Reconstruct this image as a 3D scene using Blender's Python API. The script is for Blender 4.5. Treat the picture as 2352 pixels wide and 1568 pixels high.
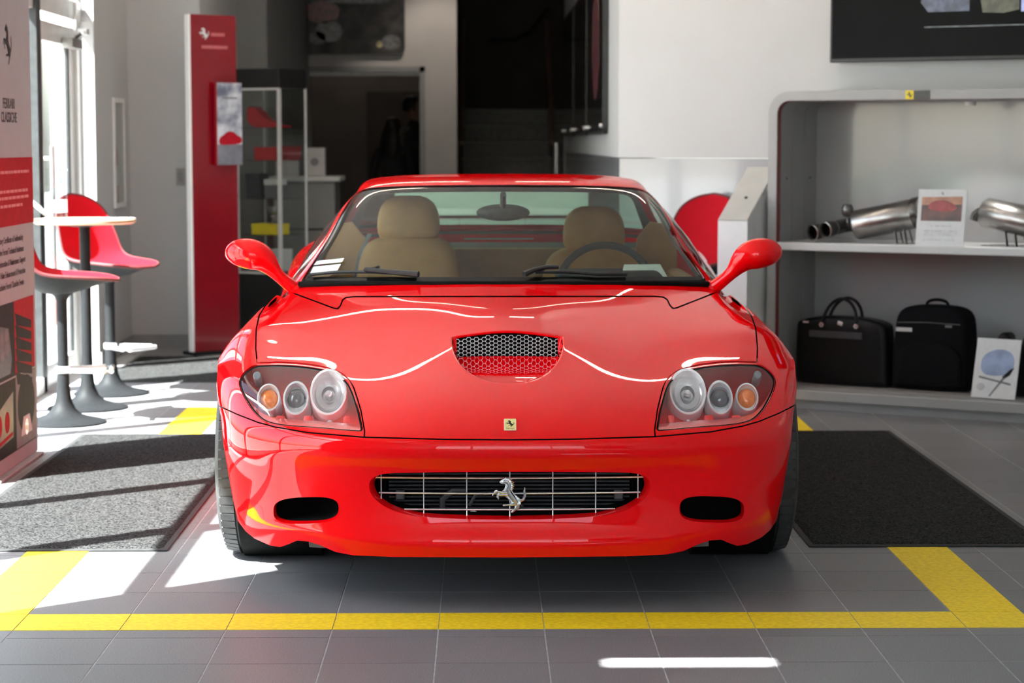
import bpy, bmesh, math, random
import numpy as np
from mathutils import Vector, Matrix, Euler

random.seed(7); np.random.seed(7)
for _o in list(bpy.data.objects): bpy.data.objects.remove(_o)
SC = bpy.context.scene
COL = SC.collection

# ------------------------------------------------------------------ camera
FPX = 4900.0; EYE = 1.37; VPX, VPY = 1110.0, 326.0
cam_data = bpy.data.cameras.new('camera'); cam = bpy.data.objects.new('camera', cam_data); COL.objects.link(cam)
cam_data.sensor_width = 36.0; cam_data.lens = FPX / 2352 * 36.0
PITCH = math.atan((784 - VPY) / FPX); YAW = math.atan((1176 - VPX) / FPX)
cam.location = (0, 0, EYE); cam.rotation_euler = (math.pi / 2 - PITCH, 0, -YAW)
cam_data.clip_start = 0.05; cam_data.clip_end = 400
cam_data.dof.use_dof = True; cam_data.dof.focus_distance = 6.45; cam_data.dof.aperture_fstop = 4.5
SC.camera = cam

# ------------------------------------------------------------------ view, world, sun
vs = SC.view_settings
vs.view_transform = 'Standard'; vs.look = 'None'; vs.gamma = 1.0; vs.use_curve_mapping = False
vs.exposure = 0.95
world = bpy.data.worlds.new('world'); SC.world = world; world.use_nodes = True
wn = world.node_tree.nodes; wl = world.node_tree.links
bg = wn['Background']
sky = wn.new('ShaderNodeTexSky'); sky.sky_type = 'NISHITA'; sky.sun_disc = False
sky.sun_elevation = math.radians(49.6); sky.sun_rotation = math.radians(230); sky.air_density = 1.0; sky.dust_density = 2.5
hs = wn.new('ShaderNodeHueSaturation'); hs.inputs['Saturation'].default_value = 0.8
wl.new(sky.outputs[0], hs.inputs['Color']); wl.new(hs.outputs[0], bg.inputs[0]); bg.inputs[1].default_value = 0.56
SUN_T = Vector((0.77, 0.64, -1.175)).normalized()
sl = bpy.data.lights.new('sun', 'SUN'); sl.energy = 42.0; sl.angle = 0.0095; sl.color = (1.0, 0.985, 0.965)
sun = bpy.data.objects.new('sun', sl); COL.objects.link(sun)
sun.rotation_euler = SUN_T.to_track_quat('-Z', 'Y').to_euler(); sun.location = (-20, -15, 30)

# ------------------------------------------------------------------ materials
MATS = {}
def pm(name, col, rough=0.5, metal=0.0, coat=0.0, coat_rough=0.03, noise=None, bump=None, spec=0.5, sheen=0.0, alpha=None, emit=None, col2=None):
    """principled material; noise=(scale, amount) varies the colour, bump=(scale, strength, distance) adds fine relief"""
    if name in MATS: return MATS[name]
    m = bpy.data.materials.new(name); m.use_nodes = True
    nt = m.node_tree; b = nt.nodes['Principled BSDF']
    b.inputs['Base Color'].default_value = (*col, 1)
    b.inputs['Roughness'].default_value = rough; b.inputs['Metallic'].default_value = metal
    b.inputs['Coat Weight'].default_value = coat; b.inputs['Coat Roughness'].default_value = coat_rough
    b.inputs['Specular IOR Level'].default_value = spec
    if sheen: b.inputs['Sheen Weight'].default_value = sheen
    tc = nt.nodes.new('ShaderNodeTexCoord')
    if noise:
        n = nt.nodes.new('ShaderNodeTexNoise'); n.inputs['Scale'].default_value = noise[0]; n.inputs['Detail'].default_value = 4
        nt.links.new(tc.outputs['Object'], n.inputs['Vector'])
        r = nt.nodes.new('ShaderNodeValToRGB')
        a = noise[1]; c2 = col2 or tuple(min(1, c * (1 + a)) for c in col)
        c1 = col if col2 else tuple(c * (1 - a) for c in col)
        r.color_ramp.elements[0].color = (*c1, 1); r.color_ramp.elements[1].color = (*c2, 1)
        r.color_ramp.elements[0].position = 0.38; r.color_ramp.elements[1].position = 0.62
        nt.links.new(n.outputs[0], r.inputs[0]); nt.links.new(r.outputs[0], b.inputs['Base Color'])
    if bump:
        n = nt.nodes.new('ShaderNodeTexNoise'); n.inputs['Scale'].default_value = bump[0]; n.inputs['Detail'].default_value = 3
        nt.links.new(tc.outputs['Object'], n.inputs['Vector'])
        bp = nt.nodes.new('ShaderNodeBump'); bp.inputs['Strength'].default_value = bump[1]; bp.inputs['Distance'].default_value = bump[2]
        nt.links.new(n.outputs[0], bp.inputs['Height']); nt.links.new(bp.outputs[0], b.inputs['Normal'])
    if emit:
        b.inputs['Emission Color'].default_value = (*emit[0], 1); b.inputs['Emission Strength'].default_value = emit[1]
    MATS[name] = m
    return m

def glass(name, tint=(1, 1, 1), ior=1.5, rough=0.0, boost=1.0):
    """thin pane: tinted transparency with a fresnel reflection"""
    if name in MATS: return MATS[name]
    m = bpy.data.materials.new(name); m.use_nodes = True
    nt = m.node_tree; nt.nodes.remove(nt.nodes['Principled BSDF']); out = nt.nodes['Material Output']
    t = nt.nodes.new('ShaderNodeBsdfTransparent'); t.inputs[0].default_value = (*tint, 1)
    g = nt.nodes.new('ShaderNodeBsdfGlossy'); g.inputs['Roughness'].default_value = rough
    fr = nt.nodes.new('ShaderNodeFresnel'); ge = nt.nodes.new('ShaderNodeNewGeometry'); mi = nt.nodes.new('ShaderNodeMix')
    mi.inputs[2].default_value = ior; mi.inputs[3].default_value = 1 / ior      # both faces of a thin pane reflect alike
    nt.links.new(ge.outputs['Backfacing'], mi.inputs[0]); nt.links.new(mi.outputs[0], fr.inputs[0])
    mx = nt.nodes.new('ShaderNodeMixShader')
    mu = nt.nodes.new('ShaderNodeMath'); mu.operation = 'MULTIPLY'; mu.inputs[1].default_value = boost; mu.use_clamp = True
    nt.links.new(fr.outputs[0], mu.inputs[0]); nt.links.new(mu.outputs[0], mx.inputs[0])
    nt.links.new(t.outputs[0], mx.inputs[1]); nt.links.new(g.outputs[0], mx.inputs[2]); nt.links.new(mx.outputs[0], out.inputs[0])
    MATS[name] = m
    return m

def lamp_mat(name, col, strength):
    m = bpy.data.materials.new(name); m.use_nodes = True
    nt = m.node_tree; nt.nodes.remove(nt.nodes['Principled BSDF'])
    e = nt.nodes.new('ShaderNodeEmission'); e.inputs[0].default_value = (*col, 1); e.inputs[1].default_value = strength
    nt.links.new(e.outputs[0], nt.nodes['Material Output'].inputs[0])
    return m

M_RED = pm('red_paint', (0.95, 0.0015, 0.004), 0.4, 0.0, 0.75, 0.012, noise=(900, 0.04), spec=0.0)
M_GAP = pm('gap_black', (0.004, 0.004, 0.004), 0.8, noise=(40, 0.3), spec=.1)
M_BLACK = pm('black_plastic', (0.014, 0.014, 0.015), 0.45, noise=(60, 0.25))
M_RUBBER = pm('tyre_rubber', (0.030, 0.031, 0.033), 0.62, noise=(30, 0.25), bump=(350, 0.15, 0.0006))
M_CHROME = pm('chrome', (0.88, 0.885, 0.90), 0.2, 0.7, noise=(20, 0.03))
M_WHITE = pm('white_paint', (0.80, 0.80, 0.80), 0.5, noise=(6, 0.02))
M_LENS = glass('lens_glass', (0.97, 0.97, 0.98), 1.48)
M_WIND = glass('windscreen_glass', (0.66, 0.74, 0.68), 1.5, 0.0, 1.0)
M_PANE = glass('window_glass', (0.90, 0.93, 0.92), 1.45)
M_CLEAR = glass('cabinet_glass', (0.93, 0.95, 0.945), 1.45)

# ------------------------------------------------------------------ object helpers
def link(name, me, mat=None, parent=None):
    o = bpy.data.objects.new(name, me); COL.objects.link(o)
    if mat is not None and len(me.materials) == 0: me.materials.append(mat)
    if parent is not None: o.parent = parent
    return o
def tag(o, label, cat, group=None):
    o['label'] = label; o['category'] = cat
    if group: o['group'] = group
    return o
def thing(name, label, cat, loc=(0, 0, 0), rz=0.0, group=None):
    o = bpy.data.objects.new(name, None); COL.objects.link(o); o.empty_display_size = 0.1
    o.location = loc; o.rotation_euler = (0, 0, rz)
    return tag(o, label, cat, group)
def struct(o): o['kind'] = 'structure'; return o
def stuff(o): o['kind'] = 'stuff'; return o

def raw(name, verts, faces, mat, parent=None, smooth=False):
    me = bpy.data.meshes.new(name); me.from_pydata([tuple(v) for v in verts], [], [tuple(f) for f in faces]); me.update()
    if smooth: me.shade_smooth()
    return link(name, me, mat, parent)

class MB:
    """collects simple shapes in one bmesh"""
    def __init__(self): self.bm = bmesh.new()
    def box(self, c, d, rot=None, bevel=0.0, seg=2):
        r = bmesh.ops.create_cube(self.bm, size=1.0); vs_ = r['verts']
        bmesh.ops.scale(self.bm, vec=d, verts=vs_)
        if bevel:
            es = list({e for v in vs_ for e in v.link_edges})
            rr = bmesh.ops.bevel(self.bm, geom=es, offset=bevel, segments=seg, affect='EDGES', profile=0.5)
            vs_ = list({v for f in rr['faces'] for v in f.verts} | {v for v in vs_ if v.is_valid})
            seen = set(vs_); st = list(vs_)
            while st:
                v = st.pop()
                for e in v.link_edges:
                    w = e.other_vert(v)
                    if w not in seen: seen.add(w); st.append(w)
            vs_ = list(seen)
        if rot is not None:
            bmesh.ops.rotate(self.bm, cent=(0, 0, 0), matrix=Euler(rot).to_matrix(), verts=vs_)
        bmesh.ops.translate(self.bm, vec=c, verts=vs_)
        return self
    def lo_hi(self, lo, hi, bevel=0.0, seg=2):
        return self.box([(a + b) / 2 for a, b in zip(lo, hi)], [b - a for a, b in zip(lo, hi)], None, bevel, seg)
    def lathe(self, prof, seg=32, mat4=None, cap=True):
        """prof: list of (r, h) turned about local Z, then moved by mat4"""
        rings = []
        for r, h in prof:
            if r < 1e-6: rings.append([self.bm.verts.new((0, 0, h))])
            else: rings.append([self.bm.verts.new((r * math.cos(2 * math.pi * i / seg), r * math.sin(2 * math.pi * i / seg), h)) for i in range(seg)])
        for a, b in zip(rings, rings[1:]):
            for i in range(seg):
                j = (i + 1) % seg
                if len(a) == 1 and len(b) == 1: continue
                if len(a) == 1: self.bm.faces.new((a[0], b[i], b[j]))
                elif len(b) == 1: self.bm.faces.new((a[i], a[j], b[0]))
                else: self.bm.faces.new((a[i], a[j], b[j], b[i]))
        if cap:
            for rg, flip in ((rings[0], True), (rings[-1], False)):
                if len(rg) > 2: self.bm.faces.new(rg[::-1] if flip else rg)
        if mat4 is not None: bmesh.ops.transform(self.bm, matrix=mat4, verts=[v for r in rings for v in r])
        return self
    def tube(self, pts, rad, seg=10, closed=False, flat=1.0, cap=True):
        """round bar along pts; rad a number or one per point; flat squeezes the section"""
        pts = [Vector(p) for p in pts]; n = len(pts)
        rads = rad if isinstance(rad, (list, tuple)) else [rad] * n
        up = Vector((0, 0, 1)); rings = []; prev = None
        for i, p in enumerate(pts):
            a = pts[i - 1] if (i > 0 or closed) else p; b = pts[(i + 1) % n] if (i < n - 1 or closed) else p
            d = (b - a).normalized() if (b - a).length > 1e-9 else Vector((0, 0, 1))
            if prev is None:
                u = up.cross(d)
                if u.length < 1e-3: u = Vector((1, 0, 0)).cross(d)
                u.normalize()
            else:
                u = prev - d * prev.dot(d)
                if u.length < 1e-6: u = up.cross(d)
                u.normalize()
            prev = u; w = d.cross(u)
            rings.append([self.bm.verts.new(p + (u * math.cos(2 * math.pi * k / seg) + w * flat * math.sin(2 * math.pi * k / seg)) * rads[i]) for k in range(seg)])
        m = n if closed else n - 1
        for i in range(m):
            a, b = rings[i], rings[(i + 1) % n]
            for k in range(seg):
                self.bm.faces.new((a[k], a[(k + 1) % seg], b[(k + 1) % seg], b[k]))
        if cap and not closed:
            self.bm.faces.new(rings[0][::-1]); self.bm.faces.new(rings[-1])
        return self
    def prism(self, poly, depth, mat4=None):
        """poly in local XY, extruded along +Z by depth"""
        a = [self.bm.verts.new((x, y, 0)) for x, y in poly]; b = [self.bm.verts.new((x, y, depth)) for x, y in poly]
        n = len(poly)
        try:
            self.bm.faces.new(a[::-1]); self.bm.faces.new(b)
        except Exception: pass
        for i in range(n): self.bm.faces.new((a[i], a[(i + 1) % n], b[(i + 1) % n], b[i]))
        if mat4 is not None: bmesh.ops.transform(self.bm, matrix=mat4, verts=a + b)
        return self
    def mesh(self, name, smooth=False, angle=None):
        bmesh.ops.recalc_face_normals(self.bm, faces=self.bm.faces[:])
        me = bpy.data.meshes.new(name); self.bm.to_mesh(me); self.bm.free()
        if smooth:
            me.shade_smooth()
            if angle is not None: me.set_sharp_from_angle(angle=math.radians(angle))
        return me
    def build(self, name, mat, parent=None, smooth=False, angle=35):
        return link(name, self.mesh(name, smooth, angle if smooth else None), mat, parent)

def T(x, y, z): return Matrix.Translation((x, y, z))
def R(ax, deg): return Matrix.Rotation(math.radians(deg), 4, ax)
def rrect(w, h, r, n=6, cx=0.0, cy=0.0):
    pts = []
    for (sx, sy, a0) in ((1, 1, 0), (-1, 1, 90), (-1, -1, 180), (1, -1, 270)):
        for k in range(n + 1):
            a = math.radians(a0 + 90 * k / n)
            pts.append((cx + sx * (w / 2 - r) + r * math.cos(a), cy + sy * (h / 2 - r) + r * math.sin(a)))
    return pts
def ellipse(rx, ry, n=28, cx=0.0, cy=0.0, e=2.0):
    o = []
    for k in range(n):
        a = 2 * math.pi * k / n; c, s = math.cos(a), math.sin(a)
        o.append((cx + rx * math.copysign(abs(c) ** (2 / e), c), cy + ry * math.copysign(abs(s) ** (2 / e), s)))
    return o
def copy_tree(o, parent=None):
    c = o.copy(); COL.objects.link(c); c.parent = parent
    for ch in list(o.children): copy_tree(ch, c)
    return c
def text_mesh(name, body, size, mat, parent=None, mat4=None, align='CENTER', extrude=0.0004, xscale=1.0, bold=0.0):
    cu = bpy.data.curves.new(name, 'FONT'); cu.body = body; cu.size = size; cu.align_x = align; cu.align_y = 'CENTER'
    cu.extrude = extrude; cu.offset = bold; cu.resolution_u = 3
    tmp = bpy.data.objects.new(name + '_tmp', cu); COL.objects.link(tmp)
    dg = bpy.context.evaluated_depsgraph_get()
    me = bpy.data.meshes.new_from_object(tmp.evaluated_get(dg)); bpy.data.objects.remove(tmp); bpy.data.curves.remove(cu)
    me.transform(Matrix.Diagonal((xscale, 1, 1, 1)))
    if mat4 is not None: me.transform(mat4)
    me.name = name; me.materials.clear(); me.materials.append(mat)
    return link(name, me, mat, parent)

# prancing horse outline, facing left, unit height (y up), traced as a closed polygon
HORSE = [(-0.20, 0.93), (-0.13, 0.97), (-0.10, 1.00), (-0.07, 0.96), (0.00, 0.94), (0.06, 0.88), (0.10, 0.78), (0.09, 0.66),
         (0.08, 0.60), (0.14, 0.52), (0.22, 0.45), (0.28, 0.40), (0.33, 0.38), (0.38, 0.42), (0.40, 0.52), (0.38, 0.62), (0.42, 0.72),
         (0.45, 0.60), (0.46, 0.48), (0.42, 0.38), (0.38, 0.31), (0.33, 0.30), (0.32, 0.24), (0.26, 0.17), (0.22, 0.11), (0.14, 0.04), (0.10, -0.02), (0.04, 0.00),
         (0.07, 0.05), (0.14, 0.12), (0.15, 0.18), (0.06, 0.19), (-0.08, 0.20), (-0.17, 0.17), (-0.20, 0.21), (-0.14, 0.24), (-0.02, 0.245), (0.04, 0.27), (0.02, 0.33),
         (-0.06, 0.40), (-0.14, 0.46), (-0.20, 0.48), (-0.27, 0.50), (-0.31, 0.44), (-0.27, 0.37), (-0.31, 0.36), (-0.36, 0.43), (-0.35, 0.50),
         (-0.33, 0.55), (-0.39, 0.56), (-0.44, 0.48), (-0.48, 0.46), (-0.46, 0.54), (-0.41, 0.62), (-0.34, 0.64), (-0.26, 0.60), (-0.18, 0.62), (-0.13, 0.68),
         (-0.11, 0.76), (-0.14, 0.80), (-0.22, 0.80), (-0.27, 0.83), (-0.28, 0.87)]
def horse_poly(h, mirror=False): return [((-x if mirror else x) * h, (y - 0.5) * h) for x, y in HORSE]
# ------------------------------------------------------------------ the building
M_WALL = pm('wall_white', (0.415, 0.415, 0.42), 0.55, noise=(3, 0.015), bump=(180, 0.05, 0.0005))
M_WALLG = pm('wall_grey_dark', (0.20, 0.20, 0.20), 0.6, noise=(3, 0.05))
M_WALLB = pm('back_wall_grey', (0.30, 0.29, 0.285), 0.6, noise=(3, 0.03))
M_GLOSSW = pm('gloss_white_panel', (0.35, 0.36, 0.38), 0.10, 0, 0.4, 0.02, noise=(2, 0.02))
M_ALU = pm('window_aluminium', (0.62, 0.63, 0.62), 0.35, 0.3, noise=(8, 0.04))
M_GASKET = pm('window_gasket', (0.02, 0.023, 0.024), 0.5, noise=(30, 0.2))
M_CEIL = pm('ceiling_white', (0.62, 0.62, 0.61), 0.7, noise=(2, 0.03))
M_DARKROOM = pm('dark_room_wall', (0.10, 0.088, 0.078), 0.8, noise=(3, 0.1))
M_STAIR = pm('stair_stone', (0.12, 0.115, 0.108), 0.5, noise=(30, 0.15))
M_GROUT = pm('grout', (0.46, 0.46, 0.47), 0.9, noise=(25, 0.12))
M_PAVE = pm('outdoor_concrete', (0.27, 0.265, 0.255), 0.85, noise=(5, 0.1))

def wallbox(name, lo, hi, mat=M_WALL):
    return struct(MB().lo_hi(lo, hi).build(name, mat))
FYW = -2.7
GX = -2.45          # glazing line on the left
CZ = 3.4            # ceiling
# outdoor ground round the building (seen through the glazing)
struct(raw('ground_outside', [(-60, -60, -.06), (60, -60, -.06), (60, 60, -.06), (-60, 60, -.06)], [(0, 1, 2, 3)], M_PAVE))
floor = struct(MB().lo_hi((-2.62, -2.7, -.05), (6.2, 28, -.0012)).build('floor', M_GROUT))
# ceiling with an added, unseen slot that lets one bar of sun onto the floor
cl = MB()
SX0, SX1, SY0, SY1 = -1.943, -1.468, 3.611, 3.720
for lo, hi in (((-2.62, -2.7), (6.2, SY0)), ((-2.62, SY1), (6.2, 28)), ((-2.62, SY0), (SX0, SY1)), ((SX1, SY0), (6.2, SY1))):
    cl.lo_hi((*lo, CZ), (*hi, CZ + .06))
struct(cl.build('ceiling', M_CEIL))
# left facade
wallbox('wall_left', (-2.62, FYW, 0), (-2.35, 5.15, CZ))
wallbox('wall_left_upper', (-2.62, 5.15, 2.97), (-2.35, 13.02, CZ))
wallbox('wall_left_return', (-2.62, 13.02, 0), (-2.35, 13.655, CZ)); wallbox('wall_left_niche_end', (-2.62, 14.005, 0), (-2.35, 14.25, CZ))
wallbox('wall_left_niche_low', (-2.62, 13.655, 0), (-2.35, 14.005, .965)); wallbox('wall_left_niche_high', (-2.62, 13.655, 1.635), (-2.35, 14.005, CZ))
wallbox('wall_left_back', (-2.62, 14.25, 0), (-1.87, 14.45, CZ))
wallbox('wall_corner', (-1.95, 14.45, 0), (-1.87, 16.45, CZ))
wallbox('wall_recess', (-1.87, 16.35, 0), (-1.64, 16.45, CZ), M_WALLG)  # dark grey colour puts in the shade of a side corridor opening
wallbox('wall_passage', (-1.75, 16.45, 0), (-1.64, 20.2, CZ), M_WALLG)
# back wall with the doorway and the stair opening
BY = 20.2
DX0, DX1, DZ = -1.68, -0.545, 2.075
wallbox('wall_back_left', (-2.62, BY, 0), (DX0, BY + .16, CZ), M_WALLB)
wallbox('wall_back_lintel', (DX0, BY, DZ), (DX1, BY + .16, CZ), M_WALLB)
wallbox('wall_back_pier', (DX1, BY, 0), (-0.248, BY + .16, CZ), M_WALLB)
fr = MB()
fr.lo_hi((DX0, BY - .02, 0), (DX0 + .05, BY + .17, DZ)); fr.lo_hi((DX1 - .05, BY - .02, 0), (DX1, BY + .17, DZ)); fr.lo_hi((DX0, BY - .02, DZ - .05), (DX1, BY + .17, DZ))
d1 = struct(fr.build('door_1', pm('door_frame_grey', (0.16, 0.165, 0.17), 0.5, noise=(10, .05))))
MB().lo_hi((DX0 + .05, BY + .02, DZ - .085), (DX1 - .05, BY + .10, DZ - .05)).build('door_track', pm('track_grey', (0.42, 0.42, 0.42), 0.4, noise=(10, .05)), d1)
for xx in (-1.30, -.98): MB().box((xx, BY + .05, DZ - .066), (.17, .05, .03), None, .004).build('door_carriage', M_BLACK, d1)
# dark room behind the doorway
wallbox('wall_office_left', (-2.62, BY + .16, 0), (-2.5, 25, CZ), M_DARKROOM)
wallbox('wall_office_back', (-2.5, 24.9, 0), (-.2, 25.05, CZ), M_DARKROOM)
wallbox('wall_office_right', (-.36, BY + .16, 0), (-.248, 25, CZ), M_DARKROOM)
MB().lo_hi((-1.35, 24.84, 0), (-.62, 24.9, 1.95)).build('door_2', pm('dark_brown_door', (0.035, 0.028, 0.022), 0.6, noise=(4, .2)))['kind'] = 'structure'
# corridor side wall on the right, glossy dado below, angled white wall with the same dado
EXD = Vector((0.8597, -0.5107, 0)); EYD = Vector((0.5107, 0.8597, 0)); RZD = math.atan2(-0.5107, 0.8597)
P0 = Vector((0.769, 12.16, 0))
ZD = 1.282
def wall_prism(name, poly, z0, z1, mat):
    return struct(MB().prism(poly, z1 - z0, T(0, 0, z0)).build(name, mat))
q1 = P0 + EXD * 5.0
poly = [(P0.x, P0.y), (q1.x, q1.y), (q1.x + .2, q1.y + .25), (P0.x + .25, P0.y + .20), (P0.x + .25, 20.2), (P0.x, 20.2)]
wall_prism('wall_right_angled', poly, ZD, CZ, M_WALL)
def ins(e):
    a = P0 + EYD * e; 
    return [(P0.x + e, P0.y + e * .7), (q1.x + EYD.x * e, q1.y + EYD.y * e), (q1.x + .2, q1.y + .25), (P0.x + .25, P0.y + .20), (P0.x + .25, 20.2), (P0.x + e, 20.2)]
wall_prism('wall_right_dado', ins(0.006), 0, ZD - .004, M_GLOSSW)
wallbox('wall_right', (q1.x - .05, -2.7, 0), (q1.x + .2, q1.y + .3, CZ))
# stairwell
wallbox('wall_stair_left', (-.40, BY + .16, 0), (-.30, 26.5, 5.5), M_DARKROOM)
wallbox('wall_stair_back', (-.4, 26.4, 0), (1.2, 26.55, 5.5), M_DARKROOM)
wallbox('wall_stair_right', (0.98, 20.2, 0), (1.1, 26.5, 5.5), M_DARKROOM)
wallbox('wall_stair_end', (0.77, 20.2, 0), (0.98, 20.45, CZ), pm('pier_grey', (0.2, 0.2, 0.2), .6, noise=(3, .03)))
st = thing('staircase', 'dark stone staircase climbing away behind the wall opening', 'staircase', (0.25, 21.0, 0))
R_H, R_D = 0.173, 0.29
for i in range(10):
    MB().lo_hi((-.53, i * R_D, 0 if i == 0 else (i) * R_H - .02), (.68, (i + 1) * R_D + .02, (i + 1) * R_H - .03)).build('riser', M_STAIR, st)
    MB().lo_hi((-.53, i * R_D - .025, (i + 1) * R_H - .03), (.68, (i + 1) * R_D, (i + 1) * R_H), .006).build('tread', pm('stair_tread', (0.17, 0.16, 0.15), 0.45, noise=(30, .12)), st)
MB().lo_hi((-.53, 10 * R_D, 1.60), (.68, 4.9, 1.73)).build('landing', M_STAIR, st)
M_OAK = pm('rail_wood', (0.24, 0.15, 0.10), 0.45, noise=(25, .25))
for sx in (-.475, .465):
    hr = MB().tube([(sx, .95, 1.36), (sx, 1.0, 1.38), (sx, 10 * R_D, 2.66), (sx, 10 * R_D + .12, 2.72)], .025, 10)
    hr.build('handrail', M_OAK, st, True)
    for yy, zz in ((1.1, 1.44), (1.9, 1.93), (2.75, 2.48)):
        MB().tube([(sx, yy, zz - .95), (sx, yy, zz)], .008, 6).build('baluster', M_BLACK, st, True)
MB().tube([(.50, .93, 0), (.50, .93, 1.36)], .03, 14).build('newel_post', M_CHROME, st, True)
MB().tube([(-.18, 4.0, 2.55), (.12, 4.2, 2.56), (.30, 4.4, 2.66), (.52, 4.6, 2.95)], .02, 8).build('upper_handrail', M_BLACK, st, True)

# left glazing: mullions, transom, rails, panes, all parts of window_1
w1 = bpy.data.objects.new('window_1', None); COL.objects.link(w1); w1.location = (GX, 9, 0); struct(w1)
def wpart(name, y0, y1, z0, z1, x0=-.06, x1=.05, mat=M_ALU):
    return MB().lo_hi((x0, y0 - 9, z0), (x1, y1 - 9, z1), .004, 1).build(name, mat, w1)
MULL = [5.15, 6.27, 7.38, 8.49, 9.60, 10.70]
for y in MULL: wpart('mullion', y, y + .065, 0, 2.97)
wpart('mullion', 11.62, 11.72, 0, 2.97, -.06, .05, M_GASKET)
wpart('transom', 5.15, 13.0, 2.088, 2.205, -.03, .03)
wpart('bottom_rail', 5.15, 11.7, 0, .09)
wpart('head_rail', 5.15, 13.02, 2.89, 2.97)
ys = MULL + [11.67]
for a, b in zip(ys, ys[1:]):
    wpart('pane', a + .05, b + .01, .08, 2.095, -.006, .006, M_PANE)
    wpart('pane', a + .05, b + .01, 2.20, 2.90, -.006, .006, M_PANE)
wpart('pane', 11.72, 13.0, 2.20, 2.90, -.006, .006, M_PANE)
# door frame posts beside the glass door
wpart('door_post', 12.80, 12.86, 0, 2.97, -.05, .04); wpart('edge_frame', 13.0, 13.02, 0, 2.97, -.02, .015); wpart('pane', 12.86, 13.0, .0, 2.10, -.006, .006, M_PANE)
wpart('door_post_lip', 12.785, 12.80, 0, 2.05, -.05, .0, pm('frame_lip_grey', (.30, .31, .30), .45, noise=(9, .05)))  # lip in a darker grey than the posts
d3 = bpy.data.objects.new('door_3', None); COL.objects.link(d3); d3.location = (GX, 12.25, 0); struct(d3)
def dpart(name, y0, y1, z0, z1, x0=-.035, x1=.025, mat=M_ALU):
    return MB().lo_hi((x0, y0 - 12.25, z0), (x1, y1 - 12.25, z1), .004, 1).build(name, mat, d3)
dpart('stile', 11.74, 11.86, .01, 2.04); dpart('stile', 12.68, 12.79, .01, 2.04)
dpart('rail', 11.86, 12.68, .01, .13); dpart('rail', 11.86, 12.68, 1.93, 2.04)
dpart('pane', 11.86, 12.68, .13, 1.93, -.006, .006, M_PANE)
dpart('gasket', 12.655, 12.68, .13, 1.93, -.012, .012, M_GASKET)
MB().tube([(.06, -.33, .35), (.06, -.33, 1.35)], .014, 10).build('pull_handle', M_CHROME, d3, True)
for z in (.42, 1.28): MB().tube([(.0, -.33, z), (.06, -.33, z)], .010, 8).build('handle_bracket', M_CHROME, d3, True)
dc = thing('door_closer', 'grey hydraulic door closer with folded arm above the glass door', 'door closer', (GX + .05, 12.55, 1.99))
MB().lo_hi((-.02, -.16, -.08), (.045, .14, -.02), .008).build('body', pm('closer_grey', (.25, .25, .24), .4, .4, noise=(12, .1)), dc, True)
MB().tube([(.02, .08, -.01), (.10, -.18, .0)], .010, 8).build('main_arm', M_BLACK, dc, True)
MB().tube([(.10, -.18, .0), (.03, .30, .03)], .009, 8).build('link_arm', M_CHROME, dc, True)
MB().lo_hi((-.01, .26, .015), (.05, .34, .05), .004).build('arm_bracket', M_ALU, dc)
# front wall behind the photographer, its unseen glazing sized to light the car
FY = -2.6
wallbox('wall_front_lower', (-2.62, FY - .1, 0), (6.2, FY + .1, .35), M_WALLG); wallbox('wall_front_upper', (-2.62, FY - .1, 3.2), (6.2, FY + .1, CZ), M_WALLG)
wallbox('wall_front_left', (-2.62, FY - .1, .35), (-2.2, FY + .1, 3.2), M_WALLG); wallbox('wall_front_right', (2.6, FY - .1, .35), (6.2, FY + .1, 3.2), M_WALLG)
w2 = struct(MB().lo_hi((-2.2, FY - .008, .35), (2.6, FY + .008, 3.2)).build('window_2', M_PANE))
for x in (-2.2, -.6, 1.0, 2.53): MB().lo_hi((x, FY - .06, .35), (x + .07, FY + .06, 3.2)).build('mullion', M_ALU, w2)
# baseboards
struct(MB().lo_hi((-2.35, 14.225, 0), (-1.87, 14.25, .09)).build('baseboard_left', pm('baseboard_grey', (.22, .22, .22), .5, noise=(9, .05))))
struct(MB().lo_hi((-2.35, 13.02, 0), (-2.335, 14.225, .09)).build('baseboard_left_return', MATS['baseboard_grey']))

# ------------------------------------------------------------------ floor tiles
TS = 0.2995; TX0 = 0.171; TY0 = 5.533
M_TILES = [pm('floor_tile_%d' % i, c, 0.45, noise=(260, .22), bump=(500, .04, .0004), spec=.35) for i, c in enumerate(((.195, .195, .203), (.186, .186, .194), (.204, .203, .210)))]
def tile_mesh(mat):
    b = MB().lo_hi((.0018, .0018, -.001), (TS - .0018, TS - .0018, 0), .0006, 1)
    me = b.mesh('tile'); me.materials.append(mat); return me
tmeshes = [tile_mesh(m) for m in M_TILES]
cand = []
for j in range(-4, 62):
    for i in range(-10, 14):
        x, y = TX0 + i * TS, TY0 + j * TS
        if x < -2.46 or x + TS > 4.2 or y > 20.0: continue
        yc_ = y + TS / 2; xc_ = x + TS / 2
        vis = abs(xc_ - .0135 * yc_) < .245 * yc_ and y > 5.1
        hid = (-.8 < xc_ < .9 and 6.7 < yc_ < 10.6)
        mat_hid = (7.2 < y < 9.5 and (-1.86 < x < -1.37 or 1.13 < x < 1.6))
        cand.append(((0 if vis and not hid and not mat_hid else 1), y, i, j, x))
cand.sort()
rest = []
for n, (h, y, i, j, x) in enumerate(cand):
    if n < 300 and h == 0:
        o = bpy.data.objects.new('tile', tmeshes[(i * 7 + j * 3 + (i * j) % 5) % 3]); COL.objects.link(o); o.parent = floor
        o.location = (x, y, random.uniform(-.0004, 0))
    else: rest.append((x, y))
vv, ff = [], []
for x, y in rest:
    k = len(vv); a, b_ = .0012, TS - .0018
    vv += [(x + a, y + a, 0), (x + b_, y + a, 0), (x + b_, y + b_, 0), (x + a, y + b_, 0)]; ff.append((k, k + 1, k + 2, k + 3))
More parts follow.
